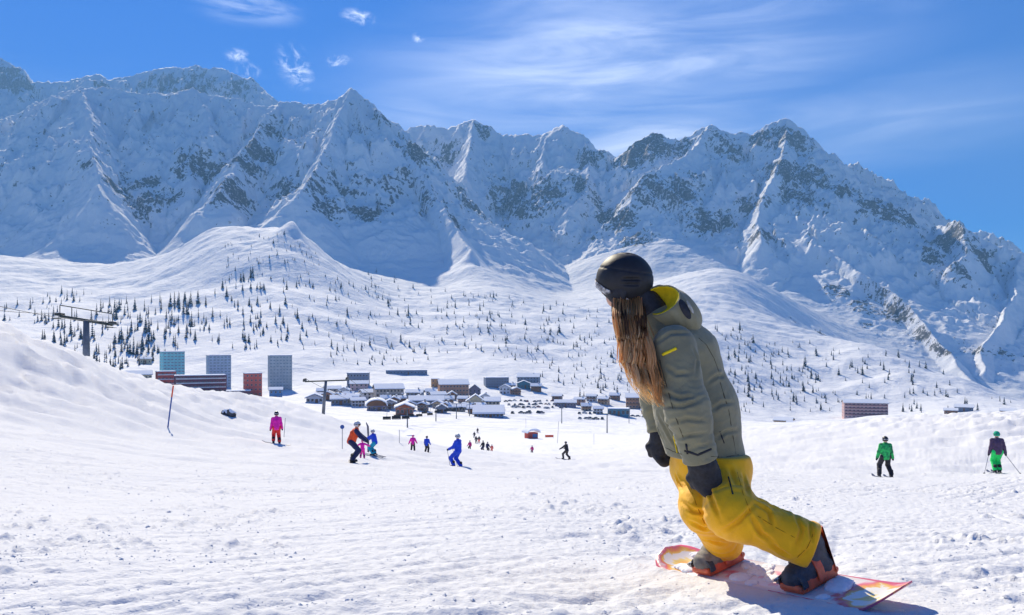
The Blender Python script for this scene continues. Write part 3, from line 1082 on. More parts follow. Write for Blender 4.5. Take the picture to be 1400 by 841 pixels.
def build_rider():
    base = bpt(0, 0, 0.02)
    root = empty('person', base)
    tag(root, 'snowboarder in grey-green jacket, yellow trousers and black helmet looking towards the village', 'person')
    O = base

    def part(name, fn, lo, hi, res, mat, parent=root):
        o = link(name, sdf_mesh(name, fn, lo, hi, res, mat if isinstance(mat, list) else [mat], O if parent is root else PO), parent)
        return o
    PO = O   # children of parts keep the same origin
    # joints, from the photograph
    pel = at(968, 640, 3.92); waist = at(952, 560, 3.92); chest = at(928, 490, 3.90); c7 = at(905, 436, 3.90)
    head = at(854, 384, 3.92)
    sh_n, el_n, wr_n = at(922, 474, 3.70), at(940, 560, 3.60), at(957, 626, 3.62)
    sh_f, el_f, wr_f = at(905, 470, 4.08), at(900, 545, 4.20), at(903, 588, 4.16)
    hip_n, kn_n = at(988, 646, 3.83), at(1000, 702, 3.58)
    hip_f, kn_f = at(952, 643, 4.02), at(961, 696, 3.78)
    an_n, an_f = bpt(U_NEAR, 0.050, 0.13), bpt(U_FAR, 0.050, 0.13)
    toe = -B_LAT
    fwd = unit((-0.92, 0.38, 0.0))

    # ---- body: one continuous figure under the clothes
    hr = np.stack([unit((-0.80, 0.58, -0.06)), unit((0.58, 0.80, 0.0)), np.cross(unit((-0.80, 0.58, -0.06)), unit((0.58, 0.80, 0.0)))])
    if hr[2][2] < 0:
        hr[2] = -hr[2]
    face = hr[0]
    side = hr[1]
    upv = hr[2]

    def body(P):
        d = chain(P, [pel, waist, chest, c7], [0.11, 0.10, 0.11, 0.04], 0.05)
        d = smin(d, cap(P, hip_n, hip_f, 0.10), 0.05)
        d = smin(d, chain(P, [hip_n, kn_n, an_n, bpt(U_NEAR, -0.07, 0.06)], [0.085, 0.058, 0.042, 0.035], 0.03), 0.04)
        d = smin(d, chain(P, [hip_f, kn_f, an_f, bpt(U_FAR, -0.07, 0.06)], [0.085, 0.058, 0.042, 0.035], 0.03), 0.04)
        d = smin(d, chain(P, [chest, sh_n, el_n, wr_n, wr_n + (wr_n - el_n) * 0.3], [0.05, 0.045, 0.042, 0.03, 0.03], 0.03), 0.04)
        d = smin(d, chain(P, [chest, sh_f, el_f, wr_f, wr_f + (wr_f - el_f) * 0.3], [0.05, 0.045, 0.042, 0.03, 0.03], 0.03), 0.04)
        d = smin(d, cap(P, c7, head - upv * 0.05, 0.052), 0.04)
        h = ell(P, head + upv * 0.01, (0.098, 0.078, 0.112), hr)
        h = smin(h, ell(P, head - upv * 0.085 + face * 0.045, (0.055, 0.048, 0.045), hr), 0.04)       # jaw and chin
        h = smin(h, cap(P, head + face * 0.098 - upv * 0.005, head + face * 0.118 - upv * 0.042, 0.009, 0.015), 0.012)  # nose
        h = smin(h, ell(P, head + face * 0.094 - upv * 0.073, (0.012, 0.024, 0.007), hr), 0.008)       # lips
        for s in (-1, 1):
            h = smax(h, -ell(P, head + face * 0.100 + side * s * 0.033 + upv * 0.004, (0.016, 0.018, 0.011), hr), 0.012)   # eye sockets
            h = smin(h, ell(P, head + side * s * 0.080 - upv * 0.015, (0.026, 0.012, 0.034), hr), 0.008)                    # ears
        return smin(d, h, 0.03)
    part('body', body, (0.35, 3.25, -1.15), (1.50, 4.40, 0.52), 0.011, WMAT['skin'])

    def on_surface(fn, px, py, y0, y1, lift=0.002):
        ys = np.linspace(y0, y1, 300)
        P = np.stack([at(px, py, y) for y in ys]).astype(np.float32)
        d = fn(P)
        i = int(np.argmax(d < 0)) if (d < 0).any() else int(np.argmin(d))
        return at(px, py, ys[i] - lift)

    def with_creases(fn, lines, depth, width):
        """press folds into a garment along lines lying on its surface, with a soft roll of cloth beside each"""
        segs = []
        for ln in lines:
            dens = []
            for (a, b) in zip(ln[:-1], ln[1:]):
                for t in np.linspace(0, 1, 4)[:-1]:
                    dens.append((a[0] + (b[0] - a[0]) * t, a[1] + (b[1] - a[1]) * t))
            dens.append(ln[-1])
            pts = [on_surface(fn, q[0], q[1], 3.2, 4.4, 0.0) for q in dens]
            segs.append(pts)

        def out(P):
            d = fn(P)
            near = np.abs(d) < 0.05
            if not near.any():
                return d
            Q = P[near]
            add = np.zeros(len(Q), np.float32)
            for pts in segs:
                n = len(pts) - 1
                best = np.full(len(Q), 9.0, np.float32); w = np.zeros(len(Q), np.float32)
                for i in range(n):
                    dd, h = cap(Q, pts[i], pts[i + 1], 0.0, 0.0, True)
                    k = dd < best
                    best = np.where(k, dd, best)
                    w = np.where(k, np.sin(math.pi * np.clip((i + h) / n * 0.9 + 0.05, 0, 1)), w)
                add += w * depth * (np.exp(-(best / width) ** 2) - 0.55 * np.exp(-((best - 2.1 * width) / (1.2 * width)) ** 2))
            d[near] += add
            return d
        return out

    hem = at(966, 628, 3.90)
    # ---- trousers
    def trousers(P):
        x, y, z = P[:, 0], P[:, 1], P[:, 2]
        d = cap(P, hip_n + (0.0, 0.0, 0.03), hip_f + (0, 0, 0.03), 0.130)
        d = smin(d, cap(P, pel + (0, 0, 0.02), pel + (-0.02, 0, 0.22), 0.150, 0.14), 0.06)
        out = None
        for hip, kn, an, ph, sc in ((hip_n, kn_n, at(1102, 743, 3.50), 0.0, 1.0), (hip_f, kn_f, at(990, 742, 3.98), 7.0, 0.90)):
            pts = [hip, kn, an]
            leg = chain(P, pts, [0.128 * sc, 0.094 * sc, 0.102 * sc], 0.10)
            s, _ = along(P, pts)
            lk = float(np.linalg.norm(kn - hip)); lt = lk + float(np.linalg.norm(an - kn))
            amp = 0.002 + 0.006 * np.exp(-((s - lk - 0.02) / 0.10) ** 2) + 0.007 * np.exp(-((s - lt) / 0.11) ** 2)
            n = perlin(s / 0.062 + ph + 1.3 * perlin(x * 7 + ph, z * 7), (x + z) * 2.2 + ph)
            n2 = perlin(x * 5 + z * 6 + ph, y * 5 - z * 6)
            leg = leg - amp * (np.sqrt(np.abs(n)) * 1.5 - 0.5) - 0.004 * n2
            # flared, gathered cuff, cut square to the shin
            ax = unit(an - kn)
            leg = smax(leg, plane(P, an + ax * 0.030, ax), 0.008)
            out = leg if out is None else smin(out, leg, 0.008)
        d = smin(d, out, 0.04)
        d = d - 0.003 * perlin(x * 9 + z * 5, y * 9 + z * 7)
        return smax(d, plane(P, hem + (0, 0, 0.03), (0, 0, 1.0)), 0.01)
    trousers = with_creases(trousers, [
        [(1031, 690), (1010, 712), (984, 728)], [(1032, 688), (1050, 700), (1058, 722)], [(1036, 684), (1060, 690), (1082, 704)],
        [(1086, 702), (1096, 724), (1088, 756)], [(1108, 716), (1110, 742)], [(1052, 742), (1080, 760)], [(1022, 700), (1040, 728), (1062, 744)],
        [(930, 684), (948, 698), (968, 702)], [(942, 712), (976, 728)], [(956, 734), (992, 744)],
        [(962, 646), (972, 676), (986, 712)], [(998, 640), (1006, 664)], [(924, 648), (934, 672)], [(1016, 648), (1022, 676)]], 0.015, 0.0090)
    tr = part('trousers', trousers, (0.58, 3.22, -1.10), (1.56, 4.32, -0.22), 0.0065, WMAT['yellow'])

    # ---- jacket with both sleeves
    tors = [pel + (0.0, 0, 0.06), waist, chest, c7]
    t_ax = unit(waist - pel)
    arm_n, arm_f = [sh_n, el_n, wr_n], [sh_f, el_f, wr_f]

    def jacket(P):
        x, y, z = P[:, 0], P[:, 1], P[:, 2]
        d = chain(P, [pel - t_ax * 0.20, waist, chest], [0.190, 0.180, 0.170], 0.10)
        d = smin(d, cap(P, chest + (0.015, 0, 0.02), c7 + (0.02, 0, -0.04), 0.165, 0.098), 0.08)
        d = smin(d, cap(P, c7 + (-0.005, -0.02, -0.05), c7 + (-0.02, -0.02, -0.01), 0.085, 0.075), 0.05)
        d = smin(d, cap(P, sh_n + (0.03, 0.06, -0.01), sh_f + (0.03, -0.06, -0.01), 0.085), 0.06)
        s, _ = along(P, [pel, waist, chest, c7])
        n = perlin(s / 0.10 + 0.8 * perlin(x * 5, y * 5), y * 3.0 + x * 2.2)
        d = d - 0.004 * (np.sqrt(np.abs(n)) * 1.4 - 0.5) - 0.004 * perlin(x * 9 + z * 5, z * 8 - y * 6)
        d = smax(d, plane(P, hem, (-0.08, 0.0, -1.0)), 0.010)
        arms = None
        for pts, rr, ph in ((arm_n, [0.100, 0.092, 0.078], 0.0), (arm_f, [0.095, 0.086, 0.07], 11.0)):
            a = chain(P, pts, rr, 0.06)
            s, _ = along(P, pts)
            le = float(np.linalg.norm(pts[1] - pts[0])); lt = le + float(np.linalg.norm(pts[2] - pts[1]))
            amp = 0.002 + 0.006 * np.exp(-((s - le) / 0.10) ** 2) + 0.006 * np.exp(-((s - lt + 0.06) / 0.06) ** 2)
            n = perlin(s / 0.044 + ph + 1.6 * perlin(x * 9 + ph, y * 7), x * 3.5 - s * 4 + ph)
            a = a - amp * (np.sqrt(np.abs(n)) * 1.5 - 0.55) - 0.003 * perlin(x * 14 + ph, z * 14)
            ax = unit(pts[2] - pts[1])
            a = smax(a, plane(P, pts[2] + ax * 0.015, ax), 0.012)
            arms = a if arms is None else np.minimum(arms, a)
        # yoke seam and side seam
        d = smin(d, arms, 0.014)
        # stand-up collar opening
        d = smax(d, -ell(P, c7 + (-0.055, 0.0, 0.115), (0.062, 0.075, 0.09)), 0.012)
        return d
    jacket = with_creases(jacket, [
        [(908, 556), (934, 556), (966, 544)], [(906, 536), (930, 546), (952, 542)], [(906, 582), (938, 572), (968, 576)], [(922, 602), (944, 594), (966, 592)],
        [(938, 618), (956, 610), (970, 608)], [(947, 476), (953, 492), (951, 512)], [(966, 524), (980, 514), (990, 514)], [(972, 562), (986, 552), (1002, 550)],
        [(976, 602), (992, 590), (1010, 588)], [(900, 566), (914, 592), (926, 612)], [(897, 578), (908, 604)], [(908, 500), (926, 512), (946, 510)], [(896, 470), (918, 456), (944, 456)]], 0.011, 0.0085)
    jk = part('jacket', jacket, (0.42, 3.40, -0.72), (1.32, 4.46, 0.36), 0.0065, WMAT['jacket'])

    # ---- hood lying on the shoulders, with its yellow lining
    hc = at(917, 424, 3.88)
    hx = unit((0.80, 0.0, -0.60)); hy = np.array([0, 1.0, 0]); hz = np.cross(hx, hy); hz = hz if hz[2] > 0 else -hz
    HR = np.stack([hx, hy, hz])

    cx_ = unit((0.90, 0.0, 0.42)); cz_ = unit((-0.42, 0.0, 0.90)); HRC = np.stack([cx_, np.array([0, 1.0, 0]), cz_])

    def hood_outer(P, g=0.0):
        d = ell(P, hc, (0.150 - g, 0.165 - g, 0.105 - g), HR)
        d = smin(d, ell(P, hc + hx * 0.075 - hz * 0.005, (0.088 - g, 0.135 - g, 0.075 - g), HR), 0.04)
        d = d - 0.010 * (np.abs(perlin(P[:, 0] * 11 + P[:, 2] * 7, P[:, 1] * 8)) * 2 - 0.3)
        return d

    def hood_cut(P):
        # wide opening towards her head
        return ell(P, at(901, 409, 3.78), (0.094, 0.135, 0.066), HRC)

    def hood(P):
        d = smax(hood_outer(P), -hood_cut(P), 0.014)
        neck = ell(P, head + (0.045, 0, -0.10), (0.10, 0.085, 0.13))
        return smax(d, -neck, 0.01)
    lo, hi = hc - 0.28, hc + 0.28
    hd = part('hood', hood, lo, hi, 0.006, WMAT['jacket'], jk)

    def lining(P):
        d = np.abs(hood_cut(P) - 0.001) - 0.004
        d = smax(d, hood_outer(P, 0.006), 0.004)
        return d
    part('hood_lining', lining, lo, hi, 0.005, WMAT['lining'], hd)

    # black neck warmer
    def gaiter(P):
        d = cap(P, c7 + (-0.015, 0, 0.0), head + (0.035, -0.005, -0.055), 0.075, 0.082)
        return d - 0.006 * np.abs(perlin(P[:, 2] * 30 + P[:, 0] * 5, P[:, 1] * 14))
    part('neck_warmer', gaiter, head - (0.2, 0.2, 0.3), head + (0.25, 0.2, 0.12), 0.006, WMAT['black'])

    # ---- helmet
    hel = head + upv * 0.004
    HH = np.stack([unit((-0.80, 0.58, 0.10)), side, np.cross(unit((-0.80, 0.58, 0.10)), side)])
    if HH[2][2] < 0:
        HH[2] = -HH[2]

    def shell(P):
        d = ell(P, hel, (0.141, 0.132, 0.134), HH)
        q = (P - hel.astype(np.float32)) @ HH.T.astype(np.float32)
        # lower rim, deeper over ears and nape
        rim = -0.106 - 0.020 * np.clip(1 - np.abs(q[:, 0] + 0.02) / 0.10, 0, 1) + 0.075 * np.clip((q[:, 0] - 0.02) / 0.12, 0, 1)
        d = smax(d, -(q[:, 2] - rim), 0.012)
        d = smax(d, -(ell(P, hel, (0.122, 0.112, 0.116), HH)), 0.005)
        # air vents over the crown and the step of the side panel
        for a, b, w in ((0.06, 0.035, 0.009), (0.0, 0.04, 0.009), (-0.06, 0.04, 0.009)):
            for s in (-1, 1):
                c0 = hel + HH[0] * (a + 0.03) + HH[1] * s * b + HH[2] * 0.131
                c1 = hel + HH[0] * (a - 0.025) + HH[1] * s * (b + 0.012) + HH[2] * 0.131
                d = smax(d, -(cap(P, c0, c1, w) ), 0.006)
        for zz in (0.005, -0.02):
            for s in (-1, 1):
                c0 = hel + HH[0] * -0.115 + HH[1] * s * 0.075 + HH[2] * zz
                c1 = hel + HH[0] * -0.055 + HH[1] * s * 0.125 + HH[2] * (zz - 0.006)
                d = smax(d, -(cap(P, c0, c1, 0.008)), 0.005)
        step = np.abs(q[:, 2] - 0.045 - 0.25 * q[:, 0] * 0.3) - 0.002
        d = d + 0.003 * np.clip(1 - np.abs(step) / 0.004, 0, 1)
        return d
    hlm = part('helmet', shell, hel - 0.21, hel + 0.21, 0.005, WMAT['helmet'])

    for sd in (-1, 1):
        def pad(P, sd=sd):
            return ell(P, head + side * sd * 0.095 - upv * 0.055 - face * 0.005, (0.055, 0.026, 0.065), hr)
        part('ear_pad', pad, head - 0.2, head + 0.2, 0.006, WMAT['black'], hlm)

    def goggles(P):
        d = ell(P, head + face * 0.088 + upv * 0.010, (0.052, 0.088, 0.050), hr)
        q = (P - head.astype(np.float32)) @ hr.T.astype(np.float32)
        return smax(d, -ell(P, head + upv * 0.01, (0.100, 0.080, 0.114), hr), 0.006)
    gg = part('goggles', goggles, head - 0.22, head + 0.22, 0.006, WMAT['black'], hlm)

    def strap(P):
        q = (P - hel.astype(np.float32)) @ HH.T.astype(np.float32)
        d = ell(P, hel, (0.145, 0.136, 0.138), HH)
        return smax(np.abs(d) - 0.003, np.abs(q[:, 2] + 0.078 - 0.42 * q[:, 0]) - 0.018, 0.003)
    m = principled('goggle_strap', (0.75, 0.75, 0.78), 0.7, 0.3, color2=(0.02, 0.02, 0.025), scale=26, detail=2)
    part('goggle_strap', strap, hel - 0.21, hel + 0.21, 0.005, m, hlm)

    # ---- mittens
    for wr, el, nm, wdt in ((wr_n, el_n, 'near', 1.0), (wr_f, el_f, 'far', 0.88)):
        ax = unit(wr - el) * 0.55 + np.array([0.16, -0.02, -0.42]) if nm == 'near' else unit(wr - el) * 0.6 + np.array([0.05, 0, -0.4])
        ax = unit(ax)
        lat = unit(np.cross(ax, (0, 1, 0)))
        nrm = unit(np.cross(lat, ax))
        Rm = np.stack([lat, nrm, ax])

        def mitten(P, wr=wr, ax=ax, lat=lat, nrm=nrm, Rm=Rm, wdt=wdt):
            d = cap(P, wr - ax * 0.03, wr + ax * 0.03, 0.060 * wdt, 0.066 * wdt)                      # gauntlet
            d = smin(d, ell(P, wr + ax * 0.085, (0.070 * wdt, 0.048 * wdt, 0.085), Rm), 0.02)          # palm
            # the four fingers share one pocket: faint ridges show where each lies
            for k in range(4):
                o = lat * (k - 1.5) * 0.023 * wdt
                ln = (0.150, 0.168, 0.172, 0.158)[k]
                curl = nrm * -0.018
                f = chain(P, [wr + ax * 0.08 + o, wr + ax * (ln - 0.03) + o * 0.95, wr + ax * ln + o * 0.8 + curl], [0.026 * wdt, 0.026 * wdt, 0.022 * wdt], 0.01)
                d = smin(d, f, 0.014)
            # thumb leaves the side of the palm
            b0 = wr + ax * 0.050 - lat * 0.036 * wdt + nrm * 0.020
            d = smin(d, chain(P, [b0, b0 - lat * 0.026 + ax * 0.030, b0 - lat * 0.022 + ax * 0.070 + nrm * 0.010], [0.024, 0.022, 0.018], 0.01), 0.012)
            return d - 0.003 * perlin(P[:, 0] * 26 + P[:, 1] * 9, P[:, 2] * 26)
        part('mitten', mitten, np.minimum(wr, wr + ax * 0.20) - 0.11, np.maximum(wr, wr + ax * 0.20) + 0.11, 0.005, WMAT['black'])

    # ---- boots
    for u, mat in ((U_FAR, 'boot_grey'), (U_NEAR, 'boot_navy')):
        Rb = np.stack([toe, B_AX, B_N])

        def boot(P, u=u):
            d = rbox(P, bpt(u, 0.0, 0.060), (0.132, 0.052, 0.036), 0.034, Rb)
            d = smin(d, ell(P, bpt(u, -0.072, 0.075), (0.066, 0.052, 0.042), Rb), 0.03)
            sh_top = bpt(u, 0.040, 0.215)
            d = smin(d, cap(P, bpt(u, 0.058, 0.09), sh_top, 0.056, 0.062), 0.05)
            d = smin(d, cap(P, bpt(u, -0.03, 0.085), bpt(u, 0.03, 0.16), 0.052, 0.055), 0.04)
            d = d + 0.003 * np.clip(np.sin((P @ unit(B_N + 0.9 * B_LAT).astype(np.float32)) * 190), 0, 1)
            return smax(d, plane(P, sh_top, B_N), 0.01)
        c = bpt(u, 0, 0.13)
        bo = part('boot', boot, c - 0.27, c + 0.27, 0.007, WMAT[mat])

        def sole(P, u=u):
            d = rbox(P, bpt(u, 0.0, 0.034), (0.138, 0.056, 0.014), 0.012, Rb)
            return d - 0.002 * np.sign(np.sin((P @ toe.astype(np.float32)) * 160))
        part('sole', sole, c - 0.27, c + (0.27, 0.27, 0.1), 0.006, WMAT['orange'] if u == U_FAR else WMAT['orange'], bo)

        def laces(P, u=u):
            d = None
            for k in range(5):
                a = bpt(u, -0.055 + 0.021 * k, 0.108 + 0.022 * k)
                e = cap(P, a - B_AX * 0.03, a + B_AX * 0.03 + B_N * 0.004, 0.007)
                d = e if d is None else np.minimum(d, e)
            return d
        part('laces', laces, c - 0.2, c + 0.2, 0.005, WMAT['rubber'], bo)

    # ---- jacket details
    def strip(name, pts, r, mat, parent, flat=0.5):
        o = MB().tube([np.asarray(p) - O for p in pts], r, 6).build(name, mat, parent, smooth=True)
        return o

    strip('sleeve_logo', [on_surface(jacket, 906 + 19 * t, 485 - 9 * t, 3.4, 3.9) for t in np.linspace(0, 1, 7)], 0.0075, WMAT['lining'], jk)
    strip('zip', [on_surface(jacket, 921 + 5 * t, 597 + 22 * t, 3.4, 4.1) for t in np.linspace(0, 1, 7)], 0.004, WMAT['lining'], jk)
    strip('zip', [on_surface(jacket, 938 + 2 * t, 607 + 14 * t, 3.4, 4.1) for t in np.linspace(0, 1, 5)], 0.005, WMAT['black'], jk)
    # seams, pocket zips, hem and cuff bands
    SEAM_J = principled('jacket_seam', (0.085, 0.075, 0.048), 0.8, 0.2)
    SEAM_T = principled('trouser_seam', (0.50, 0.20, 0.002), 0.8, 0.2)

    def poly(pts, n=6):
        out = []
        for a, b in zip(pts[:-1], pts[1:]):
            for t in np.linspace(0, 1, n)[:-1]:
                out.append((a[0] + (b[0] - a[0]) * t, a[1] + (b[1] - a[1]) * t))
        return out + [pts[-1]]

    def sewn(name, fn, pts, r, mat, parent, lift=0.0):
        strip(name, [on_surface(fn, x_, y_, 3.3, 4.2, lift) for x_, y_ in poly(pts)], r, mat, parent)
    for ln in ([(955, 462), (966, 472), (976, 490), (984, 512)], [(984, 522), (996, 560), (1002, 596), (1006, 622)], [(972, 624), (990, 625), (1010, 622)],
               [(902, 492), (912, 530), (922, 566), (934, 598)], [(910, 612), (920, 617), (932, 621)]):
        sewn('seam', jacket, ln, 0.0022, SEAM_J, jk)
    sewn('cuff_band', jacket, [(936, 616), (954, 622), (972, 614)], 0.0060, WMAT['black'], jk)
    sewn('pocket_zip', jacket, [(984, 590), (990, 606)], 0.0035, WMAT['black'], jk)
    for ln in ([(1008, 646), (1016, 676), (1026, 700)], [(1036, 706), (1062, 722), (1092, 738)], [(1090, 762), (1104, 748), (1112, 730)], [(940, 652), (952, 690), (966, 722)]):
        sewn('seam', trousers, ln, 0.0022, SEAM_T, tr)
    sewn('pocket_zip', trousers, [(996, 652), (1002, 676)], 0.0036, WMAT['black'], tr)
    # oval badge at the back of the hood
    bc = on_surface(hood, 940, 421, 3.5, 4.1, 0.001)
    for nm, rr, mt, ofs in (('badge_ground', (0.052, 0.022), 'black', 0.0), ('badge', (0.034, 0.009), 'badge', 0.005)):
        nrmv = unit((0.35, -0.9, 0.25)); a1 = unit((0.42, 0.0, -0.90)); a1 = unit(a1 - nrmv * (a1 @ nrmv)); a2 = np.cross(nrmv, a1)
        vs, fs = [], []
        for j, rj in enumerate((0.0, 0.6, 1.0)):
            for i in range(20):
                an = 2 * math.pi * i / 20
                p = bc + a1 * rr[0] * rj * math.cos(an) + a2 * rr[1] * rj * math.sin(an) + (np.array([0.012, 0, 0.004]) if nm == 'badge' else np.array([-0.012, 0, -0.006]))
                px_, py_ = CX + p[0] / p[1] * F, HY - p[2] / p[1] * F
                q = on_surface(hood, px_, py_, 3.5, 4.1, 0.004 + ofs)
                if np.linalg.norm(q - bc) > 0.09:
                    q = p
                vs.append(q - O)
        for j in range(2):
            for i in range(20):
                i2 = (i + 1) % 20
                fs.append((j * 20 + i, j * 20 + i2, (j + 1) * 20 + i2, (j + 1) * 20 + i))
        MB().add(vs, fs).build(nm, WMAT[mt], hd, smooth=True)

    # ---- long wavy hair
    rnd = np.random.RandomState(11)
    mb_v, mb_f, shade = [], [], []
    spine = [(857, 400, 3.92, 16), (861, 430, 3.755, 17), (868, 462, 3.69, 15), (877, 496, 3.65, 15), (890, 525, 3.61, 14), (902, 556, 3.60, 8)]
    spx = np.array(spine, float)

    def spine_at(t):
        u = min(t, 1.0) * (len(spine) - 1)
        i = min(int(u), len(spine) - 2)
        w = u - i
        w = w * w * (3 - 2 * w) * 0.5 + w * 0.5
        return spx[i] * (1 - w) + spx[i + 1] * w
    # locks of hair that wave together, each of many thin strands
    for lk in range(44):
        u0 = -1 + 2 * ((lk * 0.618) % 1.0); v0 = rnd.uniform(-1, 1)
        back = lk < 4
        if back:
            v0 = 0.9
        t1 = rnd.uniform(0.80, 1.0)
        flick = lk % 7 == 3
        if flick:
            u0 = rnd.uniform(-0.95, -0.5); t1 = rnd.uniform(0.66, 0.78); v0 = -0.8
        ph, fr, am = rnd.uniform(0, 6.28), rnd.uniform(1.4, 2.5), rnd.uniform(4.0, 10.0)
        c0 = np.clip(rnd.normal(0.52, 0.34), 0.0, 1.0) if not back else 0.25
        for k in range(26):
            du, dv = rnd.normal(0, 0.14), rnd.normal(0, 0.26)
            tt = t1 * rnd.uniform(0.88, 1.03)
            stray = rnd.rand() < 0.12
            ph2 = ph + rnd.normal(0, 0.25)
            n = 24
            pts = []
            for i in range(n):
                q = i / (n - 1)
                t = tt * q
                s = spine_at(t)
                close = 1 - 0.75 * max(0.0, (q - 0.6) / 0.4)          # a lock tapers to its tip
                wob = am * math.sin(fr * 2 * math.pi * t + ph2) * (0.15 + 1.0 * t)
                px = s[0] + (u0 + du * close) * s[3] * (1.0 + (0.6 * q if stray else 0)) + wob
                if flick:
                    px -= 26 * max(0.0, q - 0.55) ** 1.5
                py = s[1] - (5 * (1 - u0 * u0) if i < 2 else 0)
                Y = s[2] + v0 * 0.050 + dv * 0.022 * close + 0.018 * math.cos(fr * 6.28 * t + ph2)
                pts.append(at(px, py, Y) - O)
            r0 = rnd.uniform(0.0014, 0.0030) if not back else 0.005
            rad = [r0 * min(1.0, 0.4 + 3 * i / n) * (1 - 0.8 * max(0, (i / (n - 1) - 0.7) / 0.3)) for i in range(n)]
            tb = MB().tube(pts, rad, 4)
            b = len(mb_v)
            mb_v += tb.v
            mb_f += [tuple(b + q for q in f) for f in tb.f]
            c1 = c0 + rnd.normal(0, 0.10)
            for i in range(n):
                shade += [float(np.clip(c1 + 0.50 * (i / (n - 1)) - 0.16, 0, 1))] * 4
    me = mesh_from('hair', mb_v, mb_f, [hair_material()], True)
    a = me.attributes.new('shade', 'FLOAT', 'POINT')
    a.data.foreach_set('value', np.array(shade, np.float32))
    link('hair', me, root)
    return root


build_rider()


# ------------------------------------------------------------------ skiers and snowboarders on the piste
def cloth(name, c, rough=0.7):
    return principled('cloth_' + name, c, rough, 0.3, 0.15, 14, 0.15, 60, sheen=0.15)


CLOTH = dict(pink=cloth('hot_pink', (0.95, 0.015, 0.42)), red=cloth('red', (0.80, 0.035, 0.03)), orange=cloth('orange', (0.90, 0.09, 0.02)),
             navy=cloth('navy', (0.015, 0.022, 0.09)), blue=cloth('royal_blue', (0.015, 0.07, 0.62)), aqua=cloth('turquoise', (0.01, 0.36, 0.52)),
             dark=cloth('charcoal', (0.022, 0.022, 0.03)), purple=cloth('plum', (0.085, 0.05, 0.105)), green=cloth('bright_green', (0.01, 0.72, 0.14)),
             brown=cloth('dark_brown', (0.05, 0.042, 0.04)), magenta=cloth('magenta', (0.55, 0.02, 0.20)), coral=cloth('coral', (0.75, 0.16, 0.12)), white=cloth('off_white', (0.7, 0.7, 0.72)))
CLOTH['print'] = principled('green_print', (0.05, 0.72, 0.16), 0.7, 0.3, scale=9, color2=(0.012, 0.16, 0.07), detail=3)
SKI = principled('ski_surface', (0.10, 0.10, 0.14), 0.35, 0.5, 0.5, 6)
POLE = principled('pole_aluminium', (0.30, 0.30, 0.33), 0.4, 0.5)
HELM = dict(black=principled('helmet_black', (0.02, 0.02, 0.025), 0.35, 0.5), silver=principled('helmet_silver', (0.55, 0.57, 0.60), 0.3, 0.5, 0.1, 9),
            pink=principled('helmet_pink', (0.75, 0.15, 0.35), 0.35, 0.5), mint=principled('hat_mint', (0.02, 0.42, 0.24), 0.9, 0.2), white=principled('helmet_white', (0.75, 0.75, 0.78), 0.35, 0.5))
SKINM = WMAT['skin']


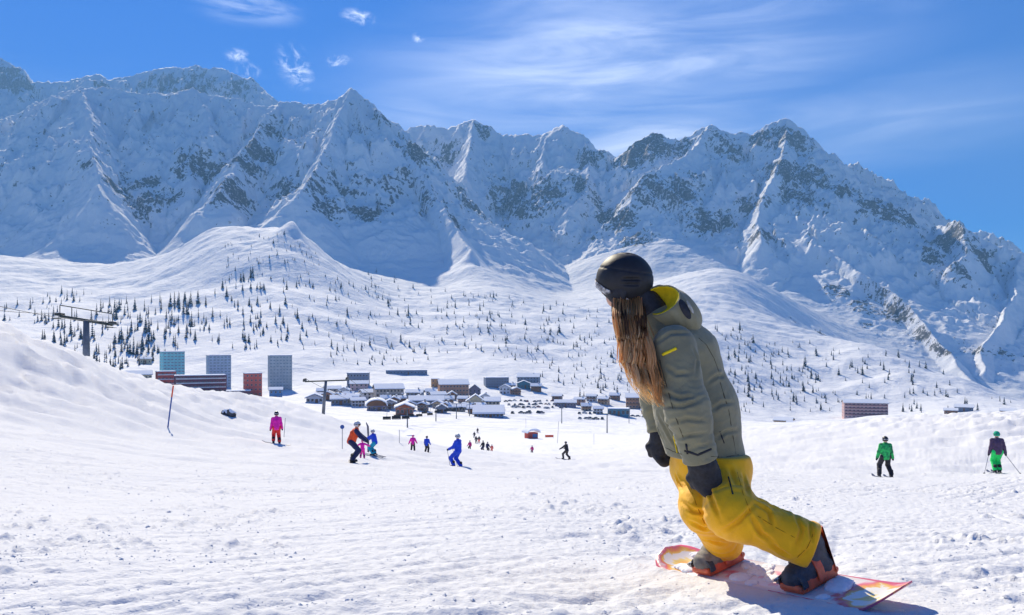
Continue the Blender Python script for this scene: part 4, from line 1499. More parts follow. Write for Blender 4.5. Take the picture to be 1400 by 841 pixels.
def skier(px, Y, H, yaw, label, jacket, trousers, helmet='black', pose=None, gear='skis', poles=0, group=None, res=0.020, gear_label=None, sleeve=None, boots='dark'):
    """a clothed figure of height H standing on the snow in column px at distance Y.
    yaw: direction it faces (0 = away from the camera, 90 deg = to the left of the picture)"""
    pose = dict(dict(knee=0.25, lean=0.12, stance=0.20, fore=0.0, arm_l=(0.25, 0.15, 0.25), arm_r=(0.25, 0.15, 0.25), roll=0.0), **(pose or {}))
    g = foot(px, Y)
    root = empty('person', g, 0.0)
    tag(root, label, 'person', group)
    ca, sa = math.cos(yaw), math.sin(yaw)
    f = np.array([-sa, ca, 0.0]); l = np.array([-ca, -sa, 0.0]); up = np.array([0, 0, 1.0])   # forward, to its left, up
    k = H / 1.75
    roll = pose['roll']
    upr = unit(up + l * roll)
    kb = pose['knee']
    st = pose['stance']
    gl, gr = (f * pose['fore'] + l * st) * k, (-f * pose['fore'] - l * st) * k
    b = 0.06 if gear else 0.03

    def gz(v):
        return ground(g[0] + v[0], g[1] + v[1]) - g[2]
    gl, gr = gl + up * gz(gl), gr + up * gz(gr)
    an_l, an_r = gl + up * (0.09 + b) * k, gr + up * (0.09 + b) * k
    pelv = upr * (0.93 - 0.30 * kb) * k - f * 0.20 * kb * k + up * (gl[2] + gr[2]) / 2
    hip_l, hip_r = pelv + l * 0.095 * k, pelv - l * 0.095 * k

    def knee(h, a):
        m = (h + a) / 2
        d = np.linalg.norm(h - a)
        bend = math.sqrt(max(0.0, (0.44 * k) ** 2 - (d / 2) ** 2))
        return m + f * bend
    kn_l, kn_r = knee(hip_l, an_l), knee(hip_r, an_r)
    sp = unit(upr * math.cos(pose['lean']) + f * math.sin(pose['lean']))
    chest = pelv + sp * 0.34 * k
    neck = pelv + sp * 0.53 * k
    hd = neck + unit(sp * 0.6 + upr * 0.6) * 0.17 * k

    def arm(side, spec):
        s = neck - sp * 0.055 * k + side * 0.175 * k
        out, fw, eb = spec      # swing to the side, to the front, bend of the elbow
        d1 = unit(-up * 1.0 + side * math.tan(out) + f * math.tan(fw))
        e = s + d1 * 0.28 * k
        d2 = unit(d1 * math.cos(eb) + f * math.sin(eb) + side * 0.05)
        return s, e, e + d2 * 0.25 * k, e + d2 * 0.36 * k, d2
    aL, aR = arm(l, pose['arm_l']), arm(-l, pose['arm_r'])
    if 'hand_l' in pose:
        pass
    m0 = np.array([-0.75, -0.75, -0.12]) * k; m1 = np.array([0.75, 0.75, 2.0]) * k

    def mk(name, fn, mat, parent=root, r=res, lo=None, hi=None):
        return link(name, sdf_mesh(name, fn, m0 if lo is None else lo, m1 if hi is None else hi, r * k, [mat]), parent)

    def body(P):
        d = chain(P, [pelv, chest, neck, hd], [0.10 * k, 0.10 * k, 0.05 * k, 0.05 * k], 0.04 * k)
        for h, kk, a, gg in ((hip_l, kn_l, an_l, gl), (hip_r, kn_r, an_r, gr)):
            d = smin(d, chain(P, [pelv, h, kk, a, a + f * 0.11 * k - up * 0.03 * k], [0.09 * k, 0.08 * k, 0.055 * k, 0.042 * k, 0.035 * k], 0.03 * k), 0.04 * k)
        for a in (aL, aR):
            d = smin(d, chain(P, [neck - sp * 0.05 * k, a[0], a[1], a[2], a[3]], [0.05 * k, 0.05 * k, 0.04 * k, 0.032 * k, 0.03 * k], 0.03 * k), 0.03 * k)
        hdd = ell(P, hd, (0.080 * k, 0.098 * k, 0.118 * k), np.stack([l, f, up]))
        hdd = smin(hdd, cap(P, hd + f * 0.095 * k, hd + f * 0.115 * k - up * 0.03 * k, 0.012 * k, 0.016 * k), 0.012 * k)
        return smin(d, hdd, 0.03 * k)
    mk('body', body, SKINM)

    def pants(P):
        d = cap(P, hip_l, hip_r, 0.115 * k)
        legs = None
        for h, kk, a in ((hip_l, kn_l, an_l), (hip_r, kn_r, an_r)):
            c = chain(P, [h, kk, a + up * 0.04 * k], [0.120 * k, 0.098 * k, 0.092 * k], 0.03 * k)
            legs = c if legs is None else smin(legs, c, 0.015 * k)
        d = smin(d, legs, 0.04 * k)
        d = d - 0.012 * k * (np.abs(perlin(P[:, 2] * 9 / k + P[:, 0] * 3, P[:, 0] * 5 / k + P[:, 1] * 5 / k)) * 2 - 0.3)
        return smax(d, plane(P, pelv + sp * 0.16 * k, sp), 0.01)
    mk('trousers', pants, CLOTH[trousers])

    def jack(P, arms=True):
        d = chain(P, [pelv + sp * 0.02 * k, chest, neck - sp * 0.07 * k], [0.178 * k, 0.172 * k, 0.130 * k], 0.06 * k)
        d = smin(d, cap(P, aL[0], aR[0], 0.085 * k), 0.06 * k)
        d = smin(d, cap(P, neck - sp * 0.05 * k, neck + sp * 0.03 * k, 0.075 * k), 0.03 * k)
        d = smax(d, -plane(P, pelv - sp * 0.12 * k, sp), 0.012 * k)
        if arms:
            for a in (aL, aR):
                d = smin(d, chain(P, [a[0], a[1], a[2]], [0.090 * k, 0.080 * k, 0.066 * k], 0.03 * k), 0.02 * k)
        return d - 0.012 * k * (np.abs(perlin(P[:, 2] * 10 / k + 4, P[:, 0] * 4 / k - P[:, 1] * 5 / k)) * 2 - 0.3)
    if sleeve:
        jk = mk('jacket', lambda P: jack(P, False), CLOTH[jacket])
        for a in (aL, aR):
            mk('sleeve', lambda P, a=a: chain(P, [a[0], a[1], a[2]], [0.094 * k, 0.082 * k, 0.068 * k], 0.03 * k), CLOTH[sleeve], jk)
    else:
        mk('jacket', jack, CLOTH[jacket])
    hl, hh = hd - 0.22 * k, hd + 0.22 * k

    def hel(P):
        q = (P - (hd + up * 0.02 * k).astype(np.float32)) @ np.stack([l, f, up]).T.astype(np.float32)
        d = ell(P, hd + up * 0.02 * k, (0.120 * k, 0.138 * k, 0.134 * k), np.stack([l, f, up]))
        rim = np.where(q[:, 1] > 0.02 * k, 0.03 * k, -0.07 * k)
        return smax(d, -(q[:, 2] - rim), 0.01 * k)
    hm = mk('helmet', hel, HELM[helmet], r=0.012, lo=hl, hi=hh)

    def gog(P):
        d = ell(P, hd + f * 0.085 * k + up * 0.02 * k, (0.085 * k, 0.045 * k, 0.045 * k), np.stack([l, f, up]))
        q = (P - (hd + up * 0.03 * k).astype(np.float32))
        band = smax(np.abs(ell(P, hd + up * 0.02 * k, (0.124 * k, 0.142 * k, 0.138 * k), np.stack([l, f, up]))) - 0.004 * k, np.abs(q[:, 2]) - 0.016 * k, 0.003)
        return np.minimum(d, band)
    mk('goggles', gog, HELM['white'] if helmet == 'black' else HELM['black'], hm, r=0.012, lo=hl, hi=hh)
    for a in (aL, aR):
        def glove(P, a=a):
            d = ell(P, (a[2] + a[3]) / 2, (0.050 * k, 0.045 * k, 0.050 * k))
            d = smin(d, cap(P, a[2], a[3], 0.045 * k, 0.036 * k), 0.02 * k)
            return smin(d, cap(P, a[2] + a[4] * 0.03 * k, a[2] + a[4] * 0.06 * k + f * 0.05 * k, 0.020 * k, 0.016 * k), 0.012 * k)
        mk('glove', glove, CLOTH['dark'], r=0.014, lo=a[2] - 0.16 * k, hi=a[2] + 0.16 * k)
    toe_dir = f if gear != 'board' else f
    for an, gg in ((an_l, gl), (an_r, gr)):
        def boot(P, an=an):
            d = cap(P, an - up * 0.03 * k, an + up * 0.16 * k, 0.066 * k, 0.072 * k)
            d = smin(d, cap(P, an - up * 0.045 * k - toe_dir * 0.06 * k, an - up * 0.05 * k + toe_dir * 0.15 * k, 0.052 * k, 0.045 * k), 0.03 * k)
            return smax(d, -plane(P, an - up * 0.09 * k, up), 0.006)
        mk('boot', boot, CLOTH[boots], r=0.016, lo=an - 0.28 * k, hi=an + 0.28 * k)
    # equipment
    gname = gear_label or label
    if gear == 'skis':
        for gg in (gl, gr):
            c = g + gg
            s0 = -0.75 * k; s1 = 0.92 * k
            vs, fs = [], []
            n = 14
            for i in range(n + 1):
                u = s0 + (s1 - s0) * i / n
                w = (0.042 + 0.018 * abs(2 * i / n - 1) ** 2) * k
                if i == n:
                    w *= 0.35
                tip = max(0.0, u - 0.72 * k)
                p = c + f * u
                zz = ground(p[0], p[1]) if True else 0
                for sgn in (-1, 1):
                    for h in (0.012, 0.030):
                        q = p + l * w * sgn
                        vs.append((q[0] - c[0], q[1] - c[1], 0.55 * (zz - c[2]) + h + tip * 0.30))
            for i in range(n):
                a = i * 4
                fs += [(a, a + 4, a + 6, a + 2), (a + 1, a + 3, a + 7, a + 5), (a, a + 1, a + 5, a + 4), (a + 2, a + 6, a + 7, a + 3)]
            fs += [(0, 2, 3, 1), (n * 4, n * 4 + 1, n * 4 + 3, n * 4 + 2)]
            root_ski = empty('ski', c)
            sk = MB().add(vs, fs).build('ski_blade', SKI, root_ski)
            if res < 0.04:
                for nm, o_ in (('toe_piece', 0.12), ('heel_piece', -0.14)):
                    MB().box((f[0] * o_ * k, f[1] * o_ * k, 0.045), (0.06 * k, 0.065 * k, 0.03), 0, yaw).build(nm, CLOTH['dark'], root_ski)
            tag(root_ski, 'ski under the ' + gname, 'ski', 'skis of the ' + gname)
    elif gear == 'board':
        c = g + (gl + gr) / 2
        ax = unit(gl - gr)
        lt = f
        vs, fs = [], []
        n = 16
        for i in range(n + 1):
            u = (-0.74 + 1.48 * i / n) * k
            e = abs(u) / k
            w = 0.13 * k * (math.sqrt(max(0.02, 1 - ((e - 0.58) / 0.16) ** 2)) if e > 0.58 else 1)
            for sgn in (-1, 1):
                for h in (0.010, 0.024):
                    q = ax * u + lt * w * sgn
                    vs.append((q[0], q[1], q[2] + h + max(0, e - 0.58) * 0.4 * k))
        for i in range(n):
            a = i * 4
            fs += [(a, a + 4, a + 6, a + 2), (a + 1, a + 3, a + 7, a + 5), (a, a + 1, a + 5, a + 4), (a + 2, a + 6, a + 7, a + 3)]
        fs += [(0, 2, 3, 1), (n * 4, n * 4 + 1, n * 4 + 3, n * 4 + 2)]
        rb = empty('snowboard', c)
        MB().add(vs, fs).build('deck', SKI, rb)
        for gg in (gl, gr):
            q = g + gg - c
            MB().box((q[0], q[1], q[2] + 0.04), (0.12 * k, 0.2 * k, 0.03), 0, yaw).build('binding', CLOTH['dark'], rb)
        tag(rb, 'snowboard under the ' + gname, 'snowboard')
    if poles:
        for a, sd in ((aL, 1), (aR, -1))[:poles if poles > 0 else 2]:
            top = g + a[3]
            tipd = pose.get('pole_dir')
            if tipd is None:
                tp = top - f * 0.25 * k + l * sd * 0.12 * k
            else:
                tp = top + (l * sd * tipd[0] + f * tipd[1]) * k
            tp = np.array([tp[0], tp[1], max(ground(tp[0], tp[1]) - 0.02, top[2] - 1.1 * k)])
            rp = empty('ski_pole', tp)
            MB().tube([(0, 0, 0), tuple((top - tp) * 1.03)], 0.011, 6).build('shaft', POLE, rp)
            MB().tube([tuple((top - tp) * 0.97), tuple((top - tp) * 1.08)], 0.020, 6).build('grip', CLOTH['dark'], rp)
            MB().tube([tuple((top - tp) * 0.055), tuple((top - tp) * 0.065)], 0.045, 8).build('basket', CLOTH['dark'], rp)
            tag(rp, 'ski pole held by the ' + gname, 'ski pole', 'ski poles of the ' + gname)
    return root


D = math.radians
skier(378, 39.5, 1.66, D(20), 'snowboarder in hot pink jacket and red trousers, seen from behind', 'pink', 'red', 'black', dict(knee=0.25, lean=0.15, stance=0.15, arm_l=(0.18, -0.1, 0.3), arm_r=(0.18, 0.0, 0.3)), 'board', gear_label='snowboarder in hot pink and red')
skier(482, 30.5, 1.68, D(-75), 'snowboarder in orange waistcoat with navy sleeves leaning towards the pink-clad child', 'orange', 'navy', 'silver', dict(knee=0.28, lean=0.40, stance=0.12, fore=0.0, arm_l=(0.1, 0.75, 0.3), arm_r=(0.15, 0.65, 0.35)), 'board', gear_label='snowboarder in orange waistcoat', sleeve='navy')
skier(495.5, 33.5, 0.82, D(10), 'small child all in hot pink held by two adults', 'pink', 'pink', 'pink', dict(knee=0.15, lean=0.05, stance=0.16, arm_l=(1.0, 0.2, 0.1), arm_r=(1.1, 0.2, 0.1)), 'skis', gear_label='small child all in hot pink', res=0.028)
skier(511, 36, 1.25, D(70), 'skier in royal blue jacket and turquoise trousers reaching for the pink-clad child', 'blue', 'aqua', 'silver', dict(knee=0.4, lean=0.25, stance=0.16, arm_l=(0.2, 1.0, 0.2), arm_r=(0.2, 0.9, 0.3)), 'skis', gear_label='skier in turquoise trousers', res=0.024)
skier(564.5, 60, 1.30, D(5), 'skier in pink jacket and dark trousers beside the one in a blue jacket', 'pink', 'dark', 'pink', dict(knee=0.2, stance=0.16, arm_l=(0.4, 0.0, 0.2), arm_r=(0.4, 0.2, 0.4)), 'skis', gear_label='skier in pink jacket and dark trousers', res=0.028)
skier(583.5, 60, 1.35, D(-8), 'skier in blue jacket and dark trousers beside the one in a pink jacket', 'blue', 'dark', 'black', dict(knee=0.25, stance=0.14, arm_l=(0.2, 0.3, 0.5), arm_r=(0.2, 0.3, 0.5)), 'skis', gear_label='skier in blue jacket and dark trousers', res=0.028)
skier(625, 37.5, 1.68, D(62), 'skier all in royal blue with silver helmet, turned sideways', 'blue', 'blue', 'silver', dict(knee=0.25, lean=0.03, stance=0.17, fore=0.10, arm_l=(0.15, 0.45, 0.9), arm_r=(0.15, 0.5, 0.9)), 'skis', 2, gear_label='skier all in royal blue')
skier(774.5, 73, 1.72, D(50), 'skier all in charcoal striding with one arm out', 'dark', 'brown', 'black', dict(knee=0.22, lean=0.22, stance=0.14, fore=0.26, arm_l=(0.5, 0.8, 0.3), arm_r=(0.3, 0.6, 0.9)), 'skis', gear_label='charcoal-clad striding skier', res=0.026)
skier(1210.5, 26, 1.36, D(-6), 'child in green patterned jacket, dark trousers and black helmet, seen from behind', 'print', 'dark', 'black', dict(knee=0.15, lean=0.08, stance=0.24, arm_l=(0.22, 0.05, 0.1), arm_r=(0.22, 0.05, 0.1)), 'skis', gear_label='child in green patterned jacket', res=0.018)
skier(1363.5, 32, 1.70, D(-12), 'skier in plum jacket and bright green trousers with a mint hat, seen from behind', 'purple', 'green', 'mint', dict(knee=0.15, lean=0.16, stance=0.085, arm_l=(0.16, -0.1, 0.3), arm_r=(0.24, -0.15, 0.3), pole_dir=(0.35, -0.55)), 'skis', 2, gear_label='skier in plum jacket', boots='dark')
tiny = [(642.5, 105, 1.45, 30, 'magenta', 'dark', 'skier in magenta jacket standing alone uphill of a huddled pair'),
        (660.5, 100, 1.50, 40, 'dark', 'navy', 'skier in charcoal jacket in a huddled pair'),
        (666.5, 104, 1.50, -30, 'navy', 'dark', 'skier in navy jacket in a huddled pair'),
        (672.5, 100, 1.05, 20, 'coral', 'coral', 'child all in coral beside a huddled pair'),
        (727.5, 104, 1.15, 15, 'magenta', 'purple', 'child in magenta jacket and plum trousers below the red hut'),
        (651.0, 158, 1.5, 0, 'dark', 'dark', 'skier all in charcoal far down the piste near the lift huts'),
        (655.0, 160, 1.5, 10, 'brown', 'red', 'skier in brown jacket and red trousers far down the piste'),
        (648.5, 196, 1.6, 10, 'dark', 'navy', 'skier in charcoal and navy at the foot of the piste'),
        (653.0, 225, 1.6, 10, 'brown', 'dark', 'skier in brown and charcoal at the foot of the piste')]
for px, Y, H, yw, j, t, lb in tiny:
    skier(px, Y, H, D(yw), lb, j, t, 'black', dict(knee=0.25, stance=0.17, arm_l=(0.35, 0.2, 0.4), arm_r=(0.35, 0.2, 0.4)), 'skis', res=0.045, gear_label=lb.split(' far ')[0].split(' at the ')[0])


# ------------------------------------------------------------------ conifers
def hit(px, py, ymin=12.0, ymax=3000.0):
    """first ground point along the line of sight through a photo pixel"""
    ys = np.exp(np.linspace(math.log(ymin), math.log(ymax), 900))
    h = np.array([ground((px - CX) / F * y, y) for y in ys]) if ymin < 229 else interp_far((px - CX) / F * ys, ys)
    ov = np.nonzero(h >= (HY - py) / F * ys)[0]
    if len(ov) == 0:
        return None
    return foot(px, ys[ov[0]])


NEEDLE = principled('conifer_needles', (0.024, 0.034, 0.042), 0.9, 0.15, 0.45, 0.7, coords='Object')
LARCH = principled('bare_larch_twigs', (0.075, 0.052, 0.045), 0.9, 0.15, 0.4, 0.7)
BARK = principled('bark', (0.06, 0.045, 0.035), 0.9, 0.1, 0.3, 2)
SNOWY = principled('snow_on_branches', (0.82, 0.86, 0.93), 0.9, 0.1, 0.05, 2)


def conifer_arrays(rnd, wide, tiers, fr, snowy):
    """unit-height crown of drooping fronds: vertices, triangles, material per triangle"""
    V, T, M = [], [], []
    for t in range(tiers):
        q = t / (tiers - 1)
        z = 0.10 + 0.86 * q
        r = wide * (1 - q) ** 0.85 + 0.012
        n = max(4, int(fr * (1 - 0.5 * q)))
        a0 = rnd.uniform(0, 6.28)
        for k in range(n):
            a = a0 + 6.283 * (k + rnd.uniform(-0.25, 0.25)) / n
            rr = r * rnd.uniform(0.65, 1.15)
            dz = -0.045 - 0.35 * rr * rnd.uniform(0.5, 1.1)
            w = rr * 0.42 + 0.012
            ca, sa = math.cos(a), math.sin(a)
            zz = z + rnd.uniform(-0.02, 0.02)
            b = len(V)
            V += [(0, 0, zz + 0.05), (ca * rr * 0.6 - sa * w, sa * rr * 0.6 + ca * w, zz + dz * 0.55), (ca * rr, sa * rr, zz + dz), (ca * rr * 0.6 + sa * w, sa * rr * 0.6 - ca * w, zz + dz * 0.55)]
            mi = 1 if rnd.rand() < snowy else 0
            T += [(b, b + 1, b + 2), (b, b + 2, b + 3)]
            M += [mi, mi]
    b = len(V)
    V += [(0.012, 0, 0.9), (-0.006, 0.01, 0.9), (-0.006, -0.01, 0.9), (0, 0, 1.0)]
    T += [(b, b + 1, b + 3), (b + 1, b + 2, b + 3), (b + 2, b, b + 3)]
    M += [0, 0, 0]
    return V, T, M


trnd = np.random.RandomState(21)
KINDS = []       # (crown mesh, trunk mesh, arrays, is_larch)
for i in range(7):
    larch = i >= 4
    V_, T_, M_ = conifer_arrays(trnd, 0.15 + 0.035 * (i % 3) if not larch else 0.12 + 0.02 * (i % 3), 9 if not larch else 8, 8 if not larch else 6, 0.10 if not larch else 0.05)
    cm = mesh_from('crown', V_, T_, [LARCH if larch else NEEDLE, SNOWY], False, M_)
    tb = MB().tube([(0, 0, -0.06), (0, 0, 0.5), (0, 0, 0.93)], [0.020, 0.013, 0.003], 5)
    KINDS.append((cm, tb.mesh('trunk', BARK), (V_, T_, M_), larch))

# (polygon in photo pixels, how many, height in pixels, share of larches, clumping, label)
WOODS = [
    ([(45, 470), (75, 445), (150, 418), (245, 404), (285, 412), (262, 462), (225, 498), (150, 508), (110, 498)], 230, (12, 20), 0.5, 0.0, 'tree in the dense wood above the turquoise tower block', 'trees of the dense wood'),
    ([(0, 420), (70, 400), (130, 400), (60, 446), (0, 470)], 45, (9, 14), 0.4, 0.2, 'small tree at the upper edge of the dense wood', 'trees at the edge of the dense wood'),
    ([(285, 395), (330, 372), (430, 380), (440, 470), (400, 484), (330, 480), (262, 478)], 130, (9, 15), 0.15, 0.35, 'dark conifer on the white slope above the grey tower blocks', 'conifers above the tower blocks'),
    ([(300, 330), (380, 316), (420, 330), (450, 365), (420, 382), (310, 376)], 80, (4.5, 8), 0.3, 0.2, 'small conifer on the flank of the snowy knoll', 'conifers on the snowy knoll'),
    ([(440, 375), (520, 372), (600, 395), (660, 400), (660, 480), (560, 500), (450, 498)], 210, (6, 12), 0.1, 0.3, 'conifer on the wide snowfield above the village roofs', 'conifers above the village'),
    ([(660, 400), (760, 415), (850, 430), (880, 540), (800, 535), (740, 500), (660, 485)], 240, (5, 11), 0.05, 0.3, 'conifer on the slope behind the snowboarder and the car park', 'conifers behind the car park'),
    ([(950, 450), (1010, 450), (1080, 480), (1150, 540), (1150, 562), (1020, 565), (960, 540)], 210, (6, 13), 0.0, 0.25, 'conifer on the slope between the snowboarder and the pink-gabled hotel', 'conifers beside the hotel'),
    ([(1075, 462), (1130, 454), (1180, 470), (1250, 495), (1330, 528), (1396, 556), (1300, 566), (1215, 562), (1150, 530)], 85, (8, 13), 0.0, 0.25, 'conifer on the ridge behind the pink-gabled hotel', 'conifers on the ridge behind the hotel'),
    ([(735, 515), (880, 515), (890, 545), (800, 548)], 30, (9, 13), 0.0, 0.3, 'conifer at the edge of the village behind the long purple house', 'conifers at the edge of the village'),
]


def in_poly(x, y, poly):
    c = False
    j = len(poly) - 1
    for i in range(len(poly)):
        (xi, yi), (xj, yj) = poly[i], poly[j]
        if (yi > y) != (yj > y) and x < (xj - xi) * (y - yi) / (yj - yi) + xi:
            c = not c
        j = i
    return c


spots = []
for wi, (poly, num, (h0, h1), share, clump, lb, gp) in enumerate(WOODS):
    xs, ys_ = [p[0] for p in poly], [p[1] for p in poly]
    got, tries = 0, 0
    while got < num and tries < 4000:
        tries += 1
        x, y = trnd.uniform(min(xs), max(xs)), trnd.uniform(min(ys_), max(ys_))
        if not in_poly(x, y, poly):
            continue
        n = perlin(np.array([x / 26.0 + wi]), np.array([y / 13.0 + 3]))[0]
        if trnd.rand() < clump * 2 and n < 0.05:
            continue
        p = hit_far(x, y, 560.0, 2600.0)
        if p is None:
            continue
        if 560 < p[1] < 565:
            continue
        small = float(np.clip(trnd.normal(0.95, 0.28), 0.4, 1.45))
        hp = 0.84 * trnd.uniform(h0, h1) * small * (1.0 - 0.25 * sstep(1100, 1900, p[1]))
        spots.append((hp, p, hp / F * p[1], trnd.rand() < share, lb, gp))
        got += 1
spots.sort(key=lambda s: -s[0])
print('trees', len(spots))
# the 300 that show largest are things of their own
count = {}
for hp, p, hm, larch, lb, gp in spots[:300]:
    pool = [k for k in KINDS if k[3] == larch]
    cm, tm, _, _ = pool[trnd.randint(len(pool))]
    e = empty('larch_tree' if larch else 'conifer', p - (0, 0, 0.3), trnd.uniform(0, 6.28))
    w = trnd.uniform(0.85, 1.2)
    e.scale = (hm * w, hm * w, hm)
    link('trunk', tm, e)
    link('crown', cm, e)
    if larch:
        lb2 = lb.replace('small tree', 'small bare brown larch').replace('dark conifer', 'bare brown larch').replace('small conifer', 'small bare brown larch').replace('conifer', 'bare brown larch') if 'tree in' not in lb else lb.replace('tree in', 'bare brown larch in')
    else:
        lb2 = lb.replace('tree in', 'dark green conifer in').replace('small tree', 'small dark green conifer')
    tag(e, lb2, 'tree', ('larches: ' if larch else 'conifers: ') + gp)
# the smaller ones form one mass
VV, TT, MM = [], [], []
off = 0
for hp, p, hm, larch, lb, gp in spots[300:]:
    pool = [k for k in KINDS if k[3] == larch]
    V_, T_, M_ = pool[trnd.randint(len(pool))][2]
    a = trnd.uniform(0, 6.28); w = trnd.uniform(0.85, 1.2)
    v = np.array(V_)
    ca, sa = math.cos(a), math.sin(a)
    VV.append(np.stack([(v[:, 0] * ca - v[:, 1] * sa) * hm * w + p[0], (v[:, 0] * sa + v[:, 1] * ca) * hm * w + p[1], v[:, 2] * hm + p[2] - 0.3], 1))
    TT.append(np.array(T_) + off)
    MM.append(np.array(M_) + (2 if larch else 0))
    off += len(v)
me = mesh_np('far_trees', np.concatenate(VV), np.concatenate(TT), [NEEDLE, SNOWY, LARCH, SNOWY], False)
me.polygons.foreach_set('material_index', np.concatenate(MM).astype(np.int32))
tag(link('far_trees', me), 'many small dark conifers scattered over the far white slopes', 'trees', kind='stuff')


# ------------------------------------------------------------------ the village
def wall_mat(name, c, var=0.12):
    return principled('wall_' + name, c, 0.85, 0.2, var, 0.35, 0.2, 1.2, bump_dist=0.05)


WALL = dict(turquoise=wall_mat('turquoise', (0.22, 0.58, 0.62)), bluegrey=wall_mat('bluegrey', (0.36, 0.47, 0.58)), grey=wall_mat('grey', (0.36, 0.42, 0.45)), red=wall_mat('red', (0.55, 0.12, 0.09)),
            maroon=wall_mat('maroon', (0.17, 0.06, 0.08)), cream=wall_mat('cream', (0.62, 0.54, 0.36)), tan=wall_mat('tan', (0.50, 0.37, 0.24)), stone=wall_mat('stone', (0.42, 0.37, 0.32)), orange=wall_mat('ochre', (0.50, 0.26, 0.11)),
            brown=wall_mat('brown', (0.42, 0.23, 0.15)), mauve=wall_mat('mauve', (0.25, 0.21, 0.27)), slate=wall_mat('slate', (0.20, 0.24, 0.32)), pink=wall_mat('pink', (0.62, 0.42, 0.40)), teal=wall_mat('teal', (0.10, 0.24, 0.30)),
            white=wall_mat('white', (0.62, 0.62, 0.64)), wood=wall_mat('wood', (0.26, 0.14, 0.08)), blue=wall_mat('blue', (0.10, 0.22, 0.42)), rust=wall_mat('rust', (0.46, 0.15, 0.08)))
GLASS = principled('window_glass', (0.025, 0.03, 0.045), 0.15, 0.6)
PALEGLASS = principled('pale_window_glass', (0.16, 0.24, 0.30), 0.2, 0.6)
FRAME = principled('pale_frame', (0.55, 0.55, 0.57), 0.6, 0.3)
ROOFM = principled('roof_edge', (0.10, 0.085, 0.08), 0.8, 0.2, 0.2, 1)
SNOWR = principled('roof_snow', (0.84, 0.875, 0.94), 0.9, 0.1, 0.03, 1, 0.4, 0.6, bump_dist=0.2)
_wm = {}


def pane_mesh(w, h, gl=None):
    key = (round(w, 2), round(h, 2), gl)
    if key not in _wm:
        # glass set back inside a raised surround; faces -y
        b = MB().box((0, -0.02, 0), (w, 0.06, h), 0)
        t = 0.09
        for x in (-w / 2 - t / 2, w / 2 + t / 2):
            b.box((x, -0.06, 0), (t, 0.16, h + 2 * t), 1)
        b.box((0, -0.06, h / 2 + t / 2), (w, 0.16, t), 1).box((0, -0.08, -h / 2 - t / 2), (w, 0.24, t), 1)
        _wm[key] = b.mesh('window', [PALEGLASS if gl else GLASS, FRAME])
    return _wm[key]


